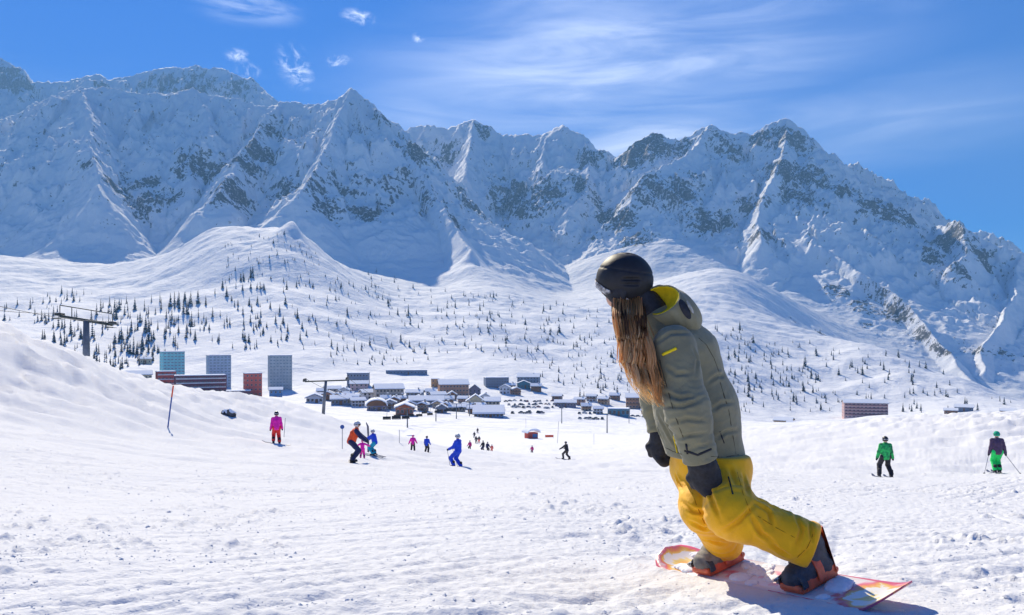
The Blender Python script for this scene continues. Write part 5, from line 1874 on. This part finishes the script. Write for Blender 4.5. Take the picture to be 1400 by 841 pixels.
def building(name, label, px, py, w_px, h_px, wall, roof='gable', floors=2, cols=4, depth=None, yaw=0.0, cat='house', balcony=None, side_wall=None, ymin=330.0, Y=None, group=None, win=(1.3, 1.4), glass=None, side_cols=2, ridge='x', pitch=0.40, chimney=False, overhang=0.9, snow=0.55, door=True):
    """px, py: foot of the front wall in the photograph; w_px, h_px: size of the front wall there"""
    p = hit(px, py, ymin) if Y is None else foot(px, Y)
    if p is None:
        print('no ground for', label); return None
    m = p[1] / F
    w, h = w_px * m, h_px * m
    d = depth or w * 0.7
    # turn towards the line of sight, plus its own yaw
    r = empty(name, (p[0], p[1], p[2] - 0.4), -math.atan2(p[0], p[1]) + yaw)
    tag(r, label, cat, group)
    H = h + 0.4
    y0, y1 = 0.0, d
    wl = MB().box((0, d / 2, H / 2 - 1.0), (w, d, H + 2.0))
    if roof == 'gable' and ridge == 'y':
        rh = w / 2 * pitch
        wl.add([(-w / 2, 0, H), (w / 2, 0, H), (0, 0, H + rh), (-w / 2, d, H), (w / 2, d, H), (0, d, H + rh)], [(0, 1, 2), (4, 3, 5), (0, 2, 5, 3), (1, 4, 5, 2)])
    elif roof == 'gable':
        rh = d / 2 * pitch
        wl.add([(-w / 2, 0, H), (-w / 2, d, H), (-w / 2, d / 2, H + rh), (w / 2, 0, H), (w / 2, d, H), (w / 2, d / 2, H + rh)], [(1, 0, 2), (3, 4, 5), (0, 3, 5, 2), (4, 1, 2, 5)])
    wo = wl.build('wall', WALL[wall], r)
    # roof with its blanket of snow
    o, t = overhang, 0.25
    if roof == 'flat':
        rf = MB().box((0, d / 2, H + t / 2 + 0.003), (w + 0.5, d + 0.5, t)).build('roof', ROOFM, r)
        MB().box((0, d / 2, H + t + snow / 2 + 0.004), (w + 0.3, d + 0.3, snow), top=(0.97, 0.96)).build('snow_cover', SNOWR, rf)
    elif roof == 'arch':
        def shell(r0, r1, z0, nm, mat, par, ya, yb):
            vs, fs = [], []
            n = 12
            for i in range(n + 1):
                a = math.pi * i / n
                for rr in (r0, r1):
                    for y in (ya, yb):
                        vs.append((-math.cos(a) * (w / 2 + rr), y, z0 + math.sin(a) * (w * 0.28 + rr)))
            for i in range(n):
                a = i * 4
                fs += [(a + 2, a + 6, a + 7, a + 3), (a, a + 1, a + 5, a + 4), (a, a + 4, a + 6, a + 2), (a + 1, a + 3, a + 7, a + 5)]
            fs += [(0, 2, 3, 1), (n * 4, n * 4 + 1, n * 4 + 3, n * 4 + 2)]
            return MB().add(vs, fs).build(nm, mat, par)
        rf = shell(0.05, 0.3, H - 0.05, 'roof', ROOFM, r, -o, d + o)
        shell(0.303, 0.3 + snow, H - 0.05, 'snow_cover', SNOWR, rf, -o + 0.1, d + o - 0.1)
        g = MB()
        n = 12
        vs = [(0, 0.01, H)] + [(-math.cos(math.pi * i / n) * w / 2, 0.01, H + math.sin(math.pi * i / n) * w * 0.28) for i in range(n + 1)]
        g.add(vs, [(0, i + 2, i + 1) for i in range(n)]).build('gable', WALL['wood'], r)
    else:
        def slab(off, thick, nm, mat, par, inset=0.0):
            vs, fs = [], []
            if ridge == 'y':
                a, rh = w / 2, w / 2 * pitch
                prof = [(-a - o + inset, H - (o - inset) * pitch), (0, H + rh), (a + o - inset, H - (o - inset) * pitch)]
                pts = [(x, y, z) for y in (-o + inset, d + o - inset) for x, z in prof]
            else:
                a, rh = d / 2, d / 2 * pitch
                prof = [(-o + inset, H - (o - inset) * pitch), (d / 2, H + rh), (d + o - inset, H - (o - inset) * pitch)]
                pts = [(x, y, z) for x in (w / 2 + o - inset, -w / 2 - o + inset) for y, z in prof]
            lo = [(x, y, z + off) for x, y, z in pts]
            hi = [(x, y, z + off + thick) for x, y, z in pts]
            vs = lo + hi
            fs = [(0, 1, 4, 3), (1, 2, 5, 4), (9, 10, 7, 6), (10, 11, 8, 7), (0, 3, 9, 6), (2, 8, 11, 5), (0, 6, 7, 1), (1, 7, 8, 2), (3, 4, 10, 9), (4, 5, 11, 10)]
            return MB().add(vs, fs).build(nm, mat, par)
        rf = slab(0.02, t, 'roof', ROOFM, r)
        slab(0.024 + t, snow, 'snow_cover', SNOWR, rf, 0.12)
    if chimney:
        c = MB().box((w * 0.22, d * 0.5, H + d * 0.25 * pitch + 1.4), (0.9, 0.9, 2.4)).build('chimney', WALL['stone'], rf)
        MB().box((w * 0.22, d * 0.5, H + d * 0.25 * pitch + 2.75), (1.1, 1.1, 0.3)).build('snow_cap', SNOWR, c)
    # windows, each its own
    fh = h / max(1, floors)
    ww, wh = min(win[0], w / max(1, cols) * 0.62), min(win[1], fh * 0.6)
    pm = pane_mesh(ww, wh, glass)
    for i in range(floors):
        z = 0.4 + fh * (i + 0.55)
        for j in range(cols):
            x = -w / 2 + w * (j + 0.5) / cols
            if door and i == 0 and j == cols // 2:
                MB().box((0, -0.04, 0), (min(1.6, ww * 1.2), 0.12, fh * 0.75)).build('door', WALL['wood'], r, (x, -0.02, 0.4 + fh * 0.375))
                continue
            link('window', pm, r, (x, -0.02, z))
        for sx in (-1, 1):
            # the side walls that can be seen
            if (sx > 0) == (p[0] < 0) or abs(yaw) > 0.15:
                for j in range(side_cols):
                    link('window', pm, r, (sx * (w / 2 + 0.02), d * (j + 0.5) / side_cols, z), (0, 0, sx * math.pi / 2))
        if balcony and (i > 0 or floors == 1):
            MB().box((0, -0.70, z - wh / 2 - 0.35), (w * 0.97, 1.36, 0.16)).box((0, -1.36, z - wh / 2 + 0.15), (w * 0.97, 0.07, 0.85)).build('balcony', WALL[balcony], r)
    return r


building('tower_block', 'turquoise tower block with pale floor bands beside the dense wood', 238, 532, 28, 45, 'turquoise', 'flat', 11, 6, yaw=0.25, cat='tower block', Y=760, win=(2.2, 0.9), glass=1, door=False)
building('tower_block', 'blue-grey tower block behind the long maroon building', 301, 534, 29, 44, 'bluegrey', 'flat', 11, 6, yaw=0.2, cat='tower block', Y=765, win=(2.2, 0.9), glass=1, door=False)
building('tower_block', 'tall grey tower block beside the small red block', 384, 545, 30, 47, 'grey', 'flat', 11, 7, yaw=0.12, cat='tower block', Y=770, win=(1.9, 0.85), glass=1, door=False)
building('apartment_block', 'low red apartment block at the end of the long maroon building', 228, 534, 24, 25, 'red', 'flat', 4, 5, yaw=0.15, cat='apartments', Y=700, balcony='white')
building('apartment_block', 'long maroon apartment building with white balconies', 275, 541, 66, 24, 'maroon', 'flat', 4, 14, yaw=0.08, cat='apartments', Y=690, balcony='white', depth=14)
building('shed', 'low dark shed between the maroon and the red apartment buildings', 326, 543, 32, 9, 'maroon', 'flat', 1, 6, cat='shed', Y=670)
building('apartment_block', 'red apartment block with small windows beside the grey tower', 347, 545, 22, 31, 'red', 'flat', 5, 4, yaw=0.2, cat='apartments', Y=690)
building('house', 'cream house with long snowy roof at the foot of the snow bank', 190, 534, 32, 14, 'cream', 'gable', 2, 7, Y=690)
building('house', 'small wooden gabled house between cream house and red block', 213, 535, 13, 8, 'wood', 'gable', 1, 2, ridge='y', Y=660, pitch=0.6)
building('hut', 'small pale hut on the slope below the dense wood', 199, 498, 15, 7, 'cream', 'gable', 1, 3, cat='hut', ymin=700)
building('glass_house', 'blue glazed annex below the grey tower block', 377, 548, 17, 14, 'blue', 'gable', 2, 3, Y=655, cat='annex')
# village centre
building('house', 'blue-grey flat-roofed block with pale house before it', 489, 530, 29, 19, 'slate', 'flat', 3, 7, yaw=-0.1)
building('house', 'pale pink house in front of the blue-grey flat-roofed block', 491, 534, 24, 9, 'pink', 'gable', 2, 4)
building('hotel', 'wide grey stone hotel with snowy eaves', 533, 549, 38, 17, 'stone', 'gable', 3, 8, cat='hotel', yaw=0.15)
building('house', 'white house with low snowy gable beside the tall lift pylon', 430, 551, 22, 7, 'white', 'gable', 1, 4, ridge='y', ymin=420)
building('house', 'rust coloured shed peeping out beside the lift pylon', 436, 546, 10, 6, 'rust', 'gable', 1, 2, ymin=420)
building('house', 'grey house with broad snowy roof left of the stone hotel', 466, 554, 26, 8, 'slate', 'gable', 1, 5, ymin=420)
building('hall', 'hall with arched snow-covered roof and wooden gable', 515, 562, 26, 7, 'mauve', 'arch', 1, 4, cat='hall', ymin=360, depth=14)
building('house', 'pale house with a steep snowy roof behind the arched hall', 508, 546, 24, 9, 'white', 'gable', 2, 4, yaw=0.3, chimney=True)
building('house', 'white house with maroon shutters beside the arched hall', 490, 556, 18, 8, 'white', 'gable', 2, 4, ymin=400, yaw=0.2)
building('house', 'rust and wood chalet with snowy roof by the chairs of the lift', 553, 568, 24, 10, 'rust', 'gable', 1, 4, ridge='y', ymin=340, depth=12)
building('house', 'long slate blue house with a row of small windows', 583, 556, 46, 8, 'slate', 'gable', 1, 10, ymin=420, depth=11)
building('house', 'slate blue chalet with broad roof below the stone hotel', 566, 546, 22, 9, 'slate', 'gable', 2, 4, yaw=-0.2, chimney=True)
building('tower_house', 'ochre square tower house above the brown hotel', 595, 530, 11, 11, 'orange', 'flat', 2, 2)
building('hotel', 'brown hotel with a row of snowy gables', 621, 543, 40, 17, 'brown', 'gable', 3, 9, cat='hotel', yaw=0.12)
building('house', 'mauve house with a pointed gable to the valley', 649, 541, 16, 8, 'mauve', 'gable', 2, 3, ridge='y', pitch=0.8)
building('chalet', 'cream chalet with tall pillars and dark gable', 650, 558, 24, 9, 'cream', 'gable', 1, 5, ridge='y', pitch=0.7, ymin=420, balcony='wood', win=(2.2, 4.0))
building('house', 'cream wing of the pillared chalet with four windows', 673, 559, 20, 10, 'cream', 'gable', 2, 4, ymin=420, depth=10)
building('hotel', 'dark slate hotel with a regular grid of windows and a mauve tower', 680, 531, 32, 14, 'slate', 'flat', 4, 9, cat='hotel', yaw=0.15)
building('house', 'dark hotel with stepped snowy gables at the top of the village', 722, 527, 30, 11, 'slate', 'gable', 3, 7, yaw=-0.1, chimney=True)
building('house', 'white-gabled house below the dark stepped hotel', 716, 532, 18, 7, 'teal', 'gable', 1, 4, ridge='y')
building('house', 'small brown chalet alone beyond the car park', 761, 547, 13, 5, 'wood', 'gable', 1, 3, yaw=-0.2)
building('house', 'long low mauve house beyond the car park', 773, 557, 29, 6, 'mauve', 'gable', 1, 7, ymin=420, depth=10)
building('hall', 'teal lift station hall with flat snowy roof', 846, 569, 30, 9, 'teal', 'flat', 1, 5, cat='hall', ymin=400, win=(3.0, 2.6))
building('hotel', 'brown hotel partly hidden by the long hair of the snowboarder', 873, 559, 34, 15, 'brown', 'gable', 3, 8, cat='hotel', ymin=420, balcony='wood')
building('shed', 'long low slate shed on the bank above the village', 556, 513, 56, 6, 'slate', 'flat', 1, 12, cat='shed', depth=8, yaw=0.05)
building('shed', 'snow-covered marquee with blue side panels at the foot of the village', 668, 571, 40, 5, 'blue', 'gable', 1, 8, cat='marquee', ymin=340, depth=14, snow=1.0)
building('house', 'grey house with a snowy roof behind the slate blue house', 600, 548, 20, 8, 'grey', 'gable', 2, 4, yaw=0.25)
building('house', 'white chalet with brown balcony beside the rust chalet', 533, 560, 16, 9, 'white', 'gable', 2, 3, ridge='y', balcony='wood', ymin=380)
building('house', 'stone house with snowy roof above the white chalet', 455, 540, 22, 8, 'stone', 'gable', 2, 4, yaw=0.1)
building('house', 'low tan house at the edge of the village car park', 625, 563, 22, 6, 'tan', 'gable', 1, 5, ymin=380)
building('house', 'slate house with steep roof beside the tan house', 604, 565, 14, 7, 'slate', 'gable', 1, 3, ridge='y', ymin=380, pitch=0.6)
crd = np.random.RandomState(8)
for wallc, adj, pxs in (('brown', 'brown', ((448, 548, 15), (476, 547, 13), (527, 552, 12), (571, 552, 15), (632, 551, 12), (706, 540, 13), (792, 554, 14), (884, 567, 15))),
                        ('white', 'white', ((470, 541, 14), (545, 545, 12), (589, 541, 13), (612, 553, 16), (663, 549, 12), (690, 539, 14), (808, 549, 13), (818, 566, 12))),
                        ('tan', 'tan', ((440, 543, 13), (482, 551, 15), (560, 561, 14), (598, 559, 13), (638, 560, 12), (699, 534, 12), (824, 553, 14), (802, 562, 13))),
                        ('wood', 'dark wooden', ((518, 541, 12), (539, 553, 14), (577, 562, 13), (646, 566, 12), (618, 547, 12), (733, 536, 14), (840, 547, 13), (895, 573, 12))),
                        ('orange', 'ochre', ((461, 549, 11), (549, 551, 12), (609, 561, 12), (656, 563, 11)))):
    for px_, py_, w_ in pxs:
        building('chalet', 'small ' + adj + ' snow-roofed chalet packed among the village houses', px_, py_, w_, crd.uniform(5.5, 8.5), wallc, 'gable', 2, 3, ridge=('x', 'y')[crd.randint(2)], yaw=crd.uniform(-0.4, 0.4),
                 ymin=330, pitch=crd.uniform(0.35, 0.6), chimney=crd.rand() < 0.5, balcony='wood' if crd.rand() < 0.5 else None, group='small ' + adj + ' chalets', snow=0.8)
# right-hand side of the valley
building('hotel', 'hotel with pink gables and dark balconies alone at the foot of the slope', 1184, 576, 56, 21, 'pink', 'gable', 5, 11, cat='hotel', yaw=0.18, balcony='maroon', Y=930, depth=16)
building('house', 'low white house with a brown roof at the valley road', 1070, 578, 24, 7, 'tan', 'gable', 1, 5, Y=800, yaw=-0.2)
building('shed', 'long low maroon shed beside the valley road', 1098, 583, 42, 4.5, 'maroon', 'gable', 1, 9, cat='shed', Y=760, depth=8)
building('hut', 'dark wooden farm hut below the wooded ridge', 1300, 568, 16, 6, 'wood', 'gable', 1, 3, cat='hut', Y=820)
building('hut', 'slate roofed barn beside the dark wooden farm hut', 1318, 566, 22, 6, 'slate', 'gable', 1, 3, cat='hut', Y=850)
building('hut', 'low dark barn at the far end of the ridge', 1378, 567, 18, 5, 'wood', 'gable', 1, 4, cat='hut', Y=800)

# ---- parked cars
CARC = [('black', (0.02, 0.02, 0.025)), ('dark blue', (0.02, 0.04, 0.12)), ('silver', (0.40, 0.41, 0.43)), ('white', (0.7, 0.7, 0.7)), ('dark red', (0.25, 0.02, 0.03)), ('grey', (0.12, 0.13, 0.14))]


def car_meshes(c, nm):
    paint = principled('car_paint_' + nm.replace(' ', '_'), c, 0.3, 0.5, coat=0.5)
    b = MB().box((0, 0, 0.55), (4.2, 1.72, 0.55), top=(0.97, 0.95)).mesh('body', paint)
    cb = MB().box((-0.15, 0, 1.10), (2.4, 1.55, 0.58), top=(0.68, 0.86)).mesh('cabin', GLASS)
    rf = MB().box((-0.15, 0, 1.42), (1.62, 1.33, 0.05)).mesh('roof', paint)
    wh = MB().tube([(0, -0.1, 0), (0, 0.1, 0)], 0.32, 12).mesh('wheel', WMAT['rubber'])
    return b, cb, rf, wh


CM = {n: car_meshes(c, n) for n, c in CARC}
crnd = np.random.RandomState(5)
rows = [(690, 762, 549, 12, 520, 'in the upper rows of the village car park'), (694, 768, 553.5, 12, 500, 'in the middle rows of the village car park'), (700, 775, 558, 11, 480, 'in the lower rows of the village car park'),
        (786, 862, 566, 9, 430, 'along the road below the long mauve house'), (788, 830, 573, 5, 400, 'beside the teal lift station hall'), (700, 745, 565, 6, 430, 'on the snow below the village car park'), (864, 896, 570, 5, 430, 'below the brown hotel beside the lift station')]
for x0, x1, py, n, ymin, where in rows:
    for i in range(n):
        px = x0 + (x1 - x0) * (i + crnd.uniform(0.1, 0.9)) / n
        p = hit(px, py + crnd.uniform(-0.8, 0.8), ymin - 90.0)
        if p is None:
            continue
        nm = CARC[crnd.choice(6, p=[0.34, 0.18, 0.14, 0.10, 0.08, 0.16])][0]
        b, cb, rf, wh = CM[nm]
        e = empty('parked_car', p, crnd.choice([0.0, 0.3, 1.4]) + crnd.uniform(-0.12, 0.12))
        link('body', b, e); c = link('cabin', cb, e); link('car_roof', rf, c)
        for x in (-1.3, 1.3):
            for y in (-0.78, 0.78):
                link('wheel', wh, e, (x, y, 0.32))
        tag(e, nm + ' car parked ' + where, 'car', nm + ' cars ' + where)


# ------------------------------------------------------------------ chairlift, poles and small things on the piste
STEEL = principled('galvanised_steel', (0.16, 0.18, 0.21), 0.55, 0.4, 0.25, 1.5, metal=0.2)
DARKM = principled('dark_green_steel', (0.05, 0.065, 0.06), 0.6, 0.4, 0.3, 3)
CABLE = principled('steel_cable', (0.10, 0.11, 0.12), 0.6, 0.4)


def pylon(label, px, Y, height, half, rad, yaw=0.0, tilt=0.0, gantry=True, lean=0.0, small=False):
    g = foot(px, Y)
    r = empty('lift_pylon', g, yaw)
    tag(r, label, 'lift pylon')
    MB().tube([(0, 0, -1.0), (lean * 0.5, 0, height * 0.5), (lean, 0, height)], [rad, rad * 0.85, rad * 0.7], 12).build('shaft', STEEL, r, smooth=True)
    a, b = (lean - half, 0, height - tilt * half), (lean + half, 0, height + tilt * half)
    MB().tube([a, b], rad * (0.42 if not small else 0.5), 6).build('crossarm', DARKM, r)
    ends = []
    for e, s in ((a, -1), (b, 1)):
        # train of rubber-lined wheels carrying the rope
        sv = MB().box((e[0], 0, e[2] + 0.10), (0.12, half * (0.9 if not small else 0.5), 0.16)).build('sheave_beam', DARKM, r)
        n = 6 if not small else 2
        for k in range(n):
            y = (-0.5 + (k + 0.5) / n) * half * (0.9 if not small else 0.5)
            MB().tube([(e[0] - 0.05, y, e[2] + 0.22), (e[0] + 0.05, y, e[2] + 0.22)], 0.15, 10).build('sheave_wheel', WMAT['rubber'], sv)
        ca, sa = math.cos(yaw), math.sin(yaw)
        ends.append(np.array([g[0] + e[0] * ca, g[1] + e[0] * sa, g[2] + e[2] + 0.38]))
    if gantry:
        gt = MB()
        hh = 1.25
        gt.tube([(a[0], 0, a[2] + hh), (b[0], 0, b[2] + hh)], 0.06, 6).build('gantry_beam', DARKM, r)
        for e in (a, b, (lean - half * 0.55, 0, height - tilt * half * 0.55)):
            MB().tube([(e[0], 0, e[2]), (e[0], 0, e[2] + hh)], 0.05, 6).build('gantry_post', DARKM, r)
        for e in (a, b):
            MB().tube([(e[0] - 0.35, -half * 0.4, e[2] - 0.25), (e[0] - 0.35, half * 0.4, e[2] - 0.25)], 0.04, 5).build('catwalk_rail', DARKM, r)
            MB().box((e[0] - 0.2, 0, e[2] - 0.32), (0.45, half * 0.9, 0.05)).build('catwalk', DARKM, r)
    return ends


p1 = pylon('large lift pylon with maintenance gantry behind the snow bank', 118, 92, 7.6, 2.85, 0.46, 0.12, -0.17)
p2 = pylon('grey lift pylon between the snow bank and the village', 441, 97, 4.55, 2.5, 0.22, 0.10, 0.03, gantry=False, lean=0.40)
line = [(557, 235, 5.6), (596, 300, 6.2), (624, 350, 6.5), (642, 400, 7.0)]
small = []
where = ['beside the rust and wood chalet', 'below the long slate blue house', 'beside the low tan house', 'before the pillared chalet']
for (px, Y, h), w_ in zip(line, where):
    small.append(pylon('slim T-shaped lift pylon ' + w_, px, Y, h, 1.9, 0.22, 0.1, 0, gantry=False, small=True))
for (px, py, h, w_) in ((768, 579, 6.5, 'below the village car park'), (830, 592, 6.0, 'above the charcoal-clad striding skier'), (860, 579, 6.5, 'beside the teal lift station hall')):
    q = hit(px, py, 120.0)
    pylon('slim T-shaped lift pylon ' + w_, px, q[1], h * q[1] / 300.0 + 1.0, 1.9, 0.22, -0.2, 0, gantry=False, small=True)


def cable(a, b, label, group, sag=0.012):
    n = 24
    ln = np.linalg.norm(b - a)
    pts = [a + (b - a) * i / n - np.array([0, 0, 4 * sag * ln * (i / n) * (1 - i / n)]) for i in range(n + 1)]
    o = empty('lift_cable', a)
    MB().tube([p - a for p in pts], 0.026, 5).build('rope', CABLE, o, smooth=True)
    tag(o, label, 'cable', group)
    return pts


runs = []
chainp = [p2] + small
names = ['the grey lift pylon to the rust chalet', 'the rust chalet to the slate blue house', 'the slate blue house to the tan house', 'the tan house to the pillared chalet']
for (A, B), nm in zip(zip(chainp[:-1], chainp[1:]), names):
    for s in (0, 1):
        runs.append(cable(A[s], B[s], ('uphill' if s else 'downhill') + ' lift cable running from ' + nm, 'lift cables'))
up1 = [np.array(at(-160, 395, 45)) + d for d in (np.zeros(3), np.array([2.5, 0.3, 0]))]
for s in (0, 1):
    cable(p1[s], up1[s], ('inner' if s else 'outer') + ' lift cable rising from the large pylon over the snow bank', 'cables of the large pylon', 0.01)


def chair(pos, yaw, label, group):
    """four-seat chair hanging from the rope at pos"""
    r = empty('lift_chair', pos, yaw)
    MB().tube([(0, 0, 0), (0.05, 0.1, -1.0), (0, 0.35, -1.9)], 0.045, 6).build('hanger', DARKM, r)
    MB().tube([(-0.95, 0.35, -2.55), (-0.95, 0.35, -1.9), (0.95, 0.35, -1.9), (0.95, 0.35, -2.55)], 0.05, 6).build('frame', DARKM, r)
    MB().box((0, 0.1, -2.55), (1.9, 0.5, 0.10)).build('seat', CLOTH['dark'], r)
    MB().box((0, 0.36, -2.2), (1.9, 0.08, 0.55)).build('backrest', CLOTH['dark'], r)
    MB().tube([(-0.9, 0.3, -2.3), (-0.9, -0.4, -2.25), (0.9, -0.4, -2.25), (0.9, 0.3, -2.3)], 0.035, 5).build('safety_bar', DARKM, r)
    tag(r, label, 'lift chair', group)


ci = 0
for ri, fr in ((0, (0.72, 0.93)), (1, (0.55, 0.78)), (2, (0.3, 0.75)), (3, (0.2, 0.55, 0.85)), (4, (0.4, 0.8)), (5, (0.25, 0.65)), (6, (0.3, 0.7))):
    for t in fr:
        pts = runs[ri]
        chair(pts[int(t * (len(pts) - 1))] - np.array([0, 0, 0.03]), 0.25 + 0.02 * ci, 'empty lift chair on the cable from ' + names[ri // 2], 'lift chairs from ' + names[ri // 2])
        ci += 1

# ---- piste markers and signs
BLUEP = principled('blue_marker', (0.03, 0.10, 0.35), 0.5, 0.4)
REDP = principled('red_marker', (0.80, 0.12, 0.05), 0.5, 0.4)


def marker(px, py, h_px, label, lean=0.0, top=True, thick=0.03, ymin=12.0, cat='piste marker'):
    g = hit(px, py, ymin)
    h = h_px / F * g[1]
    r = empty('piste_marker', g)
    tag(r, label, cat)
    q = lambda t: (lean * h * t, 0, h * t)
    MB().tube([(0, 0, -0.15), q(0.72 if top else 1.0)], thick, 8).build('pole', BLUEP if top else POLE, r)
    if top:
        MB().tube([q(0.722), q(1.0)], thick * 1.08, 8).build('red_tip', REDP, r)
    return r


marker(229, 585, 57, 'blue piste marker pole with red tip leaning on the snow bank', 0.14, True, 0.035, 22)
marker(388, 598, 26, 'thin grey pole beside the snowboarder in hot pink', 0.08, False, 0.018, 22)
marker(762, 606, 30, 'tall thin grey pole between the red hut and the striding skier', 0.06, False, 0.04, 60)
marker(812, 608, 15, 'short thin grey pole beyond the striding skier', 0.0, False, 0.03, 60)
marker(546, 606, 18, 'thin pole behind the two skiers in pink and blue jackets', 0.0, False, 0.025, 60)
marker(719, 586, 14, 'thin pole standing behind the red hut', 0.0, False, 0.04, 100)
# round blue sign
g = foot(468, 42)
r = empty('piste_sign', g)
MB().tube([(0, 0, -0.1), (0, 0, 1.15)], 0.02, 6).build('post', POLE, r)
MB().tube([(0, -0.03, 1.20), (0, -0.005, 1.20)], 0.11, 16).build('disc', BLUEP, r)
tag(r, 'small round blue sign on a thin post behind the orange waistcoat', 'sign')
# pale ski planted upright beside the skier in turquoise trousers
g = foot(503.5, 39)
r = empty('ski', g)
MB().tube([(0, 0, -0.1), (0.0, 0, 0.9), (-0.02, 0, 1.35), (-0.10, 0, 1.55)], [0.05, 0.045, 0.05, 0.02], 8).build('ski_blade', SKI, r)
tag(r, 'single ski planted upright behind the small child in pink', 'ski')

# small red hut with snowy roof, and a red banner
g = hit(729, 600, 95.0)
m = g[1] / F
r = empty('kiosk_hut', g, 0.5)
w, h, d = 15 * m, 8 * m, 11 * m
MB().box((0, d / 2, h / 2 - 0.3), (w, d, h + 0.6)).build('wall', WALL['red'], r)
MB().box((w * 0.18, -0.03, h * 0.5), (w * 0.5, 0.08, h * 0.6)).build('hatch', WALL['blue'], r)
n = 10
vs, fs = [], []
for i in range(n + 1):
    a = math.pi * i / n
    for rr in (0.0, 0.35):
        for y in (-0.5, d + 0.5):
            vs.append((-math.cos(a) * (w / 2 + 0.4 + rr * 0.4), y, h + math.sin(a) * (0.6 + rr * 1.4) + 0.01))
for i in range(n):
    a = i * 4
    fs += [(a + 2, a + 6, a + 7, a + 3), (a, a + 1, a + 5, a + 4), (a, a + 4, a + 6, a + 2), (a + 1, a + 3, a + 7, a + 5)]
fs += [(0, 2, 3, 1), (n * 4, n * 4 + 1, n * 4 + 3, n * 4 + 2)]
MB().add(vs, fs).build('snowy_roof', SNOWR, r)
tag(r, 'small red hut with blue hatch and rounded snowy roof on the piste', 'hut')
g = hit(751, 599, 95.0)
m = g[1] / F
r = empty('banner', g, 0.1)
MB().box((0, 0, 2.6 * m), (11 * m, 0.05, 3.2 * m)).build('cloth', REDP, r)
for s in (-1, 1):
    MB().tube([(s * 5.8 * m, 0.04, -0.3), (s * 5.8 * m, 0.04, 4.6 * m)], 0.03, 6).build('post', POLE, r)
tag(r, 'low red banner on two posts beside the red hut', 'banner')

# boulder with snow on the bank
g = hit(310, 568, 30.0)
ROCKM = principled('boulder_rock', (0.10, 0.095, 0.095), 0.9, 0.1, 0.6, 4, 0.6, 9, bump_dist=0.05)


def rock_fn(P):
    d = ell(P, (0, 0, 0.05), (0.40, 0.3, 0.30))
    d = smin(d, ell(P, (0.28, 0.0, 0.0), (0.34, 0.28, 0.20)), 0.08)
    return d - 0.20 * perlin(P[:, 0] * 3.8 + P[:, 2] * 2, P[:, 1] * 3.2 + P[:, 2] * 2.5) - 0.05 * perlin(P[:, 0] * 9, P[:, 2] * 9 + P[:, 1] * 5)


r = empty('boulder', g)
link('rock', sdf_mesh('rock', rock_fn, (-1.2, -0.8, -0.6), (1.3, 0.8, 0.9), 0.04, [ROCKM], smooth=False), r)


def cap_fn(P):
    n = rock_fn(P - np.array([0.06, 0.02, 0.05], np.float32))
    return smax(n, -(P[:, 2] - 0.16 - 0.14 * perlin(P[:, 0] * 5, P[:, 1] * 4)), 0.03)


link('snow_cap', sdf_mesh('snow_cap', cap_fn, (-1.2, -0.8, 0.0), (1.3, 0.8, 1.0), 0.035, [SNOWR]), r)
tag(r, 'dark boulder with a cap of snow on the bank left of the pink snowboarder', 'boulder')


# ------------------------------------------------------------------ loose crumbs of snow on the piste
def snow_crumbs():
    rnd = np.random.RandomState(3)
    n = 18000
    Y = np.exp(rnd.uniform(math.log(2.6), math.log(20), n))
    px = rnd.uniform(-60, 1460, n)
    x = (px - CX) / F * Y
    dens = sstep(-0.12, 0.38, fbm(x / 1.7 + 70, Y / 1.7, 3)) * 0.85 + 0.15
    keep = rnd.rand(n) < dens * 0.8
    ax, ay, bx, by = 0.80, 4.42, 1.55, 3.10
    t = np.clip(((x - ax) * (bx - ax) + (Y - ay) * (by - ay)) / ((bx - ax) ** 2 + (by - ay) ** 2), 0, 1)
    keep &= np.hypot(x - ax - t * (bx - ax), Y - ay - t * (by - ay)) > 0.22
    x, Y = x[keep], Y[keep]
    m = len(x)
    z = np.array([interp_near(a, b) for a, b in zip(x, Y)])
    r = np.clip(np.exp(rnd.normal(math.log(0.0038), 0.5, m)), 0.002, 0.020) * (0.6 + Y / 9.0) ** 0.6
    base = np.array([(1, 0, 0), (0, 1, 0), (-1, 0, 0), (0, -1, 0), (0, 0, 0.55), (0, 0, -0.8)], float)
    tri = np.array([(0, 1, 4), (1, 2, 4), (2, 3, 4), (3, 0, 4), (1, 0, 5), (2, 1, 5), (3, 2, 5), (0, 3, 5)])
    V = base[None] * r[:, None, None] * rnd.uniform(0.6, 1.4, (m, 6, 3))
    V += rnd.uniform(-0.25, 0.25, (m, 6, 3)) * r[:, None, None]
    V[:, :, 0] += x[:, None]; V[:, :, 1] += Y[:, None]; V[:, :, 2] += (z + r * 0.15)[:, None]
    T = tri[None] + 6 * np.arange(m)[:, None, None]
    me = mesh_np('snow_crumbs', V.reshape(-1, 3), T.reshape(-1, 3), [SNOW_NEAR], False)
    tag(link('snow_crumbs', me), 'loose crumbs of snow scattered over the piste', 'snow', kind='stuff')


snow_crumbs()


# ------------------------------------------------------------------ air of the valley
def build_haze():
    m = bpy.data.materials.new('haze')
    m.use_nodes = True
    nt = m.node_tree
    nt.nodes.clear()
    o = node(nt, 'ShaderNodeOutputMaterial')
    v = node(nt, 'ShaderNodeVolumePrincipled')
    v.inputs['Color'].default_value = (0.27, 0.58, 1.0, 1)
    v.inputs['Density'].default_value = 1.35e-4
    v.inputs['Anisotropy'].default_value = 0.0
    nt.links.new(v.outputs[0], o.inputs['Volume'])
    zlo = min(float(zF.min()), float(zN.min()), -2.3) - 1.0
    zhi = float(zF.max()) + 20
    x = float(np.abs(xF).max()) + 50
    b = MB().box((0, 3600, (zlo + zhi) / 2), (2 * x, 8400, zhi - zlo))
    tag(b.build('haze', m), 'thin blue haze in the valley air', 'haze', kind='stuff')


build_haze()
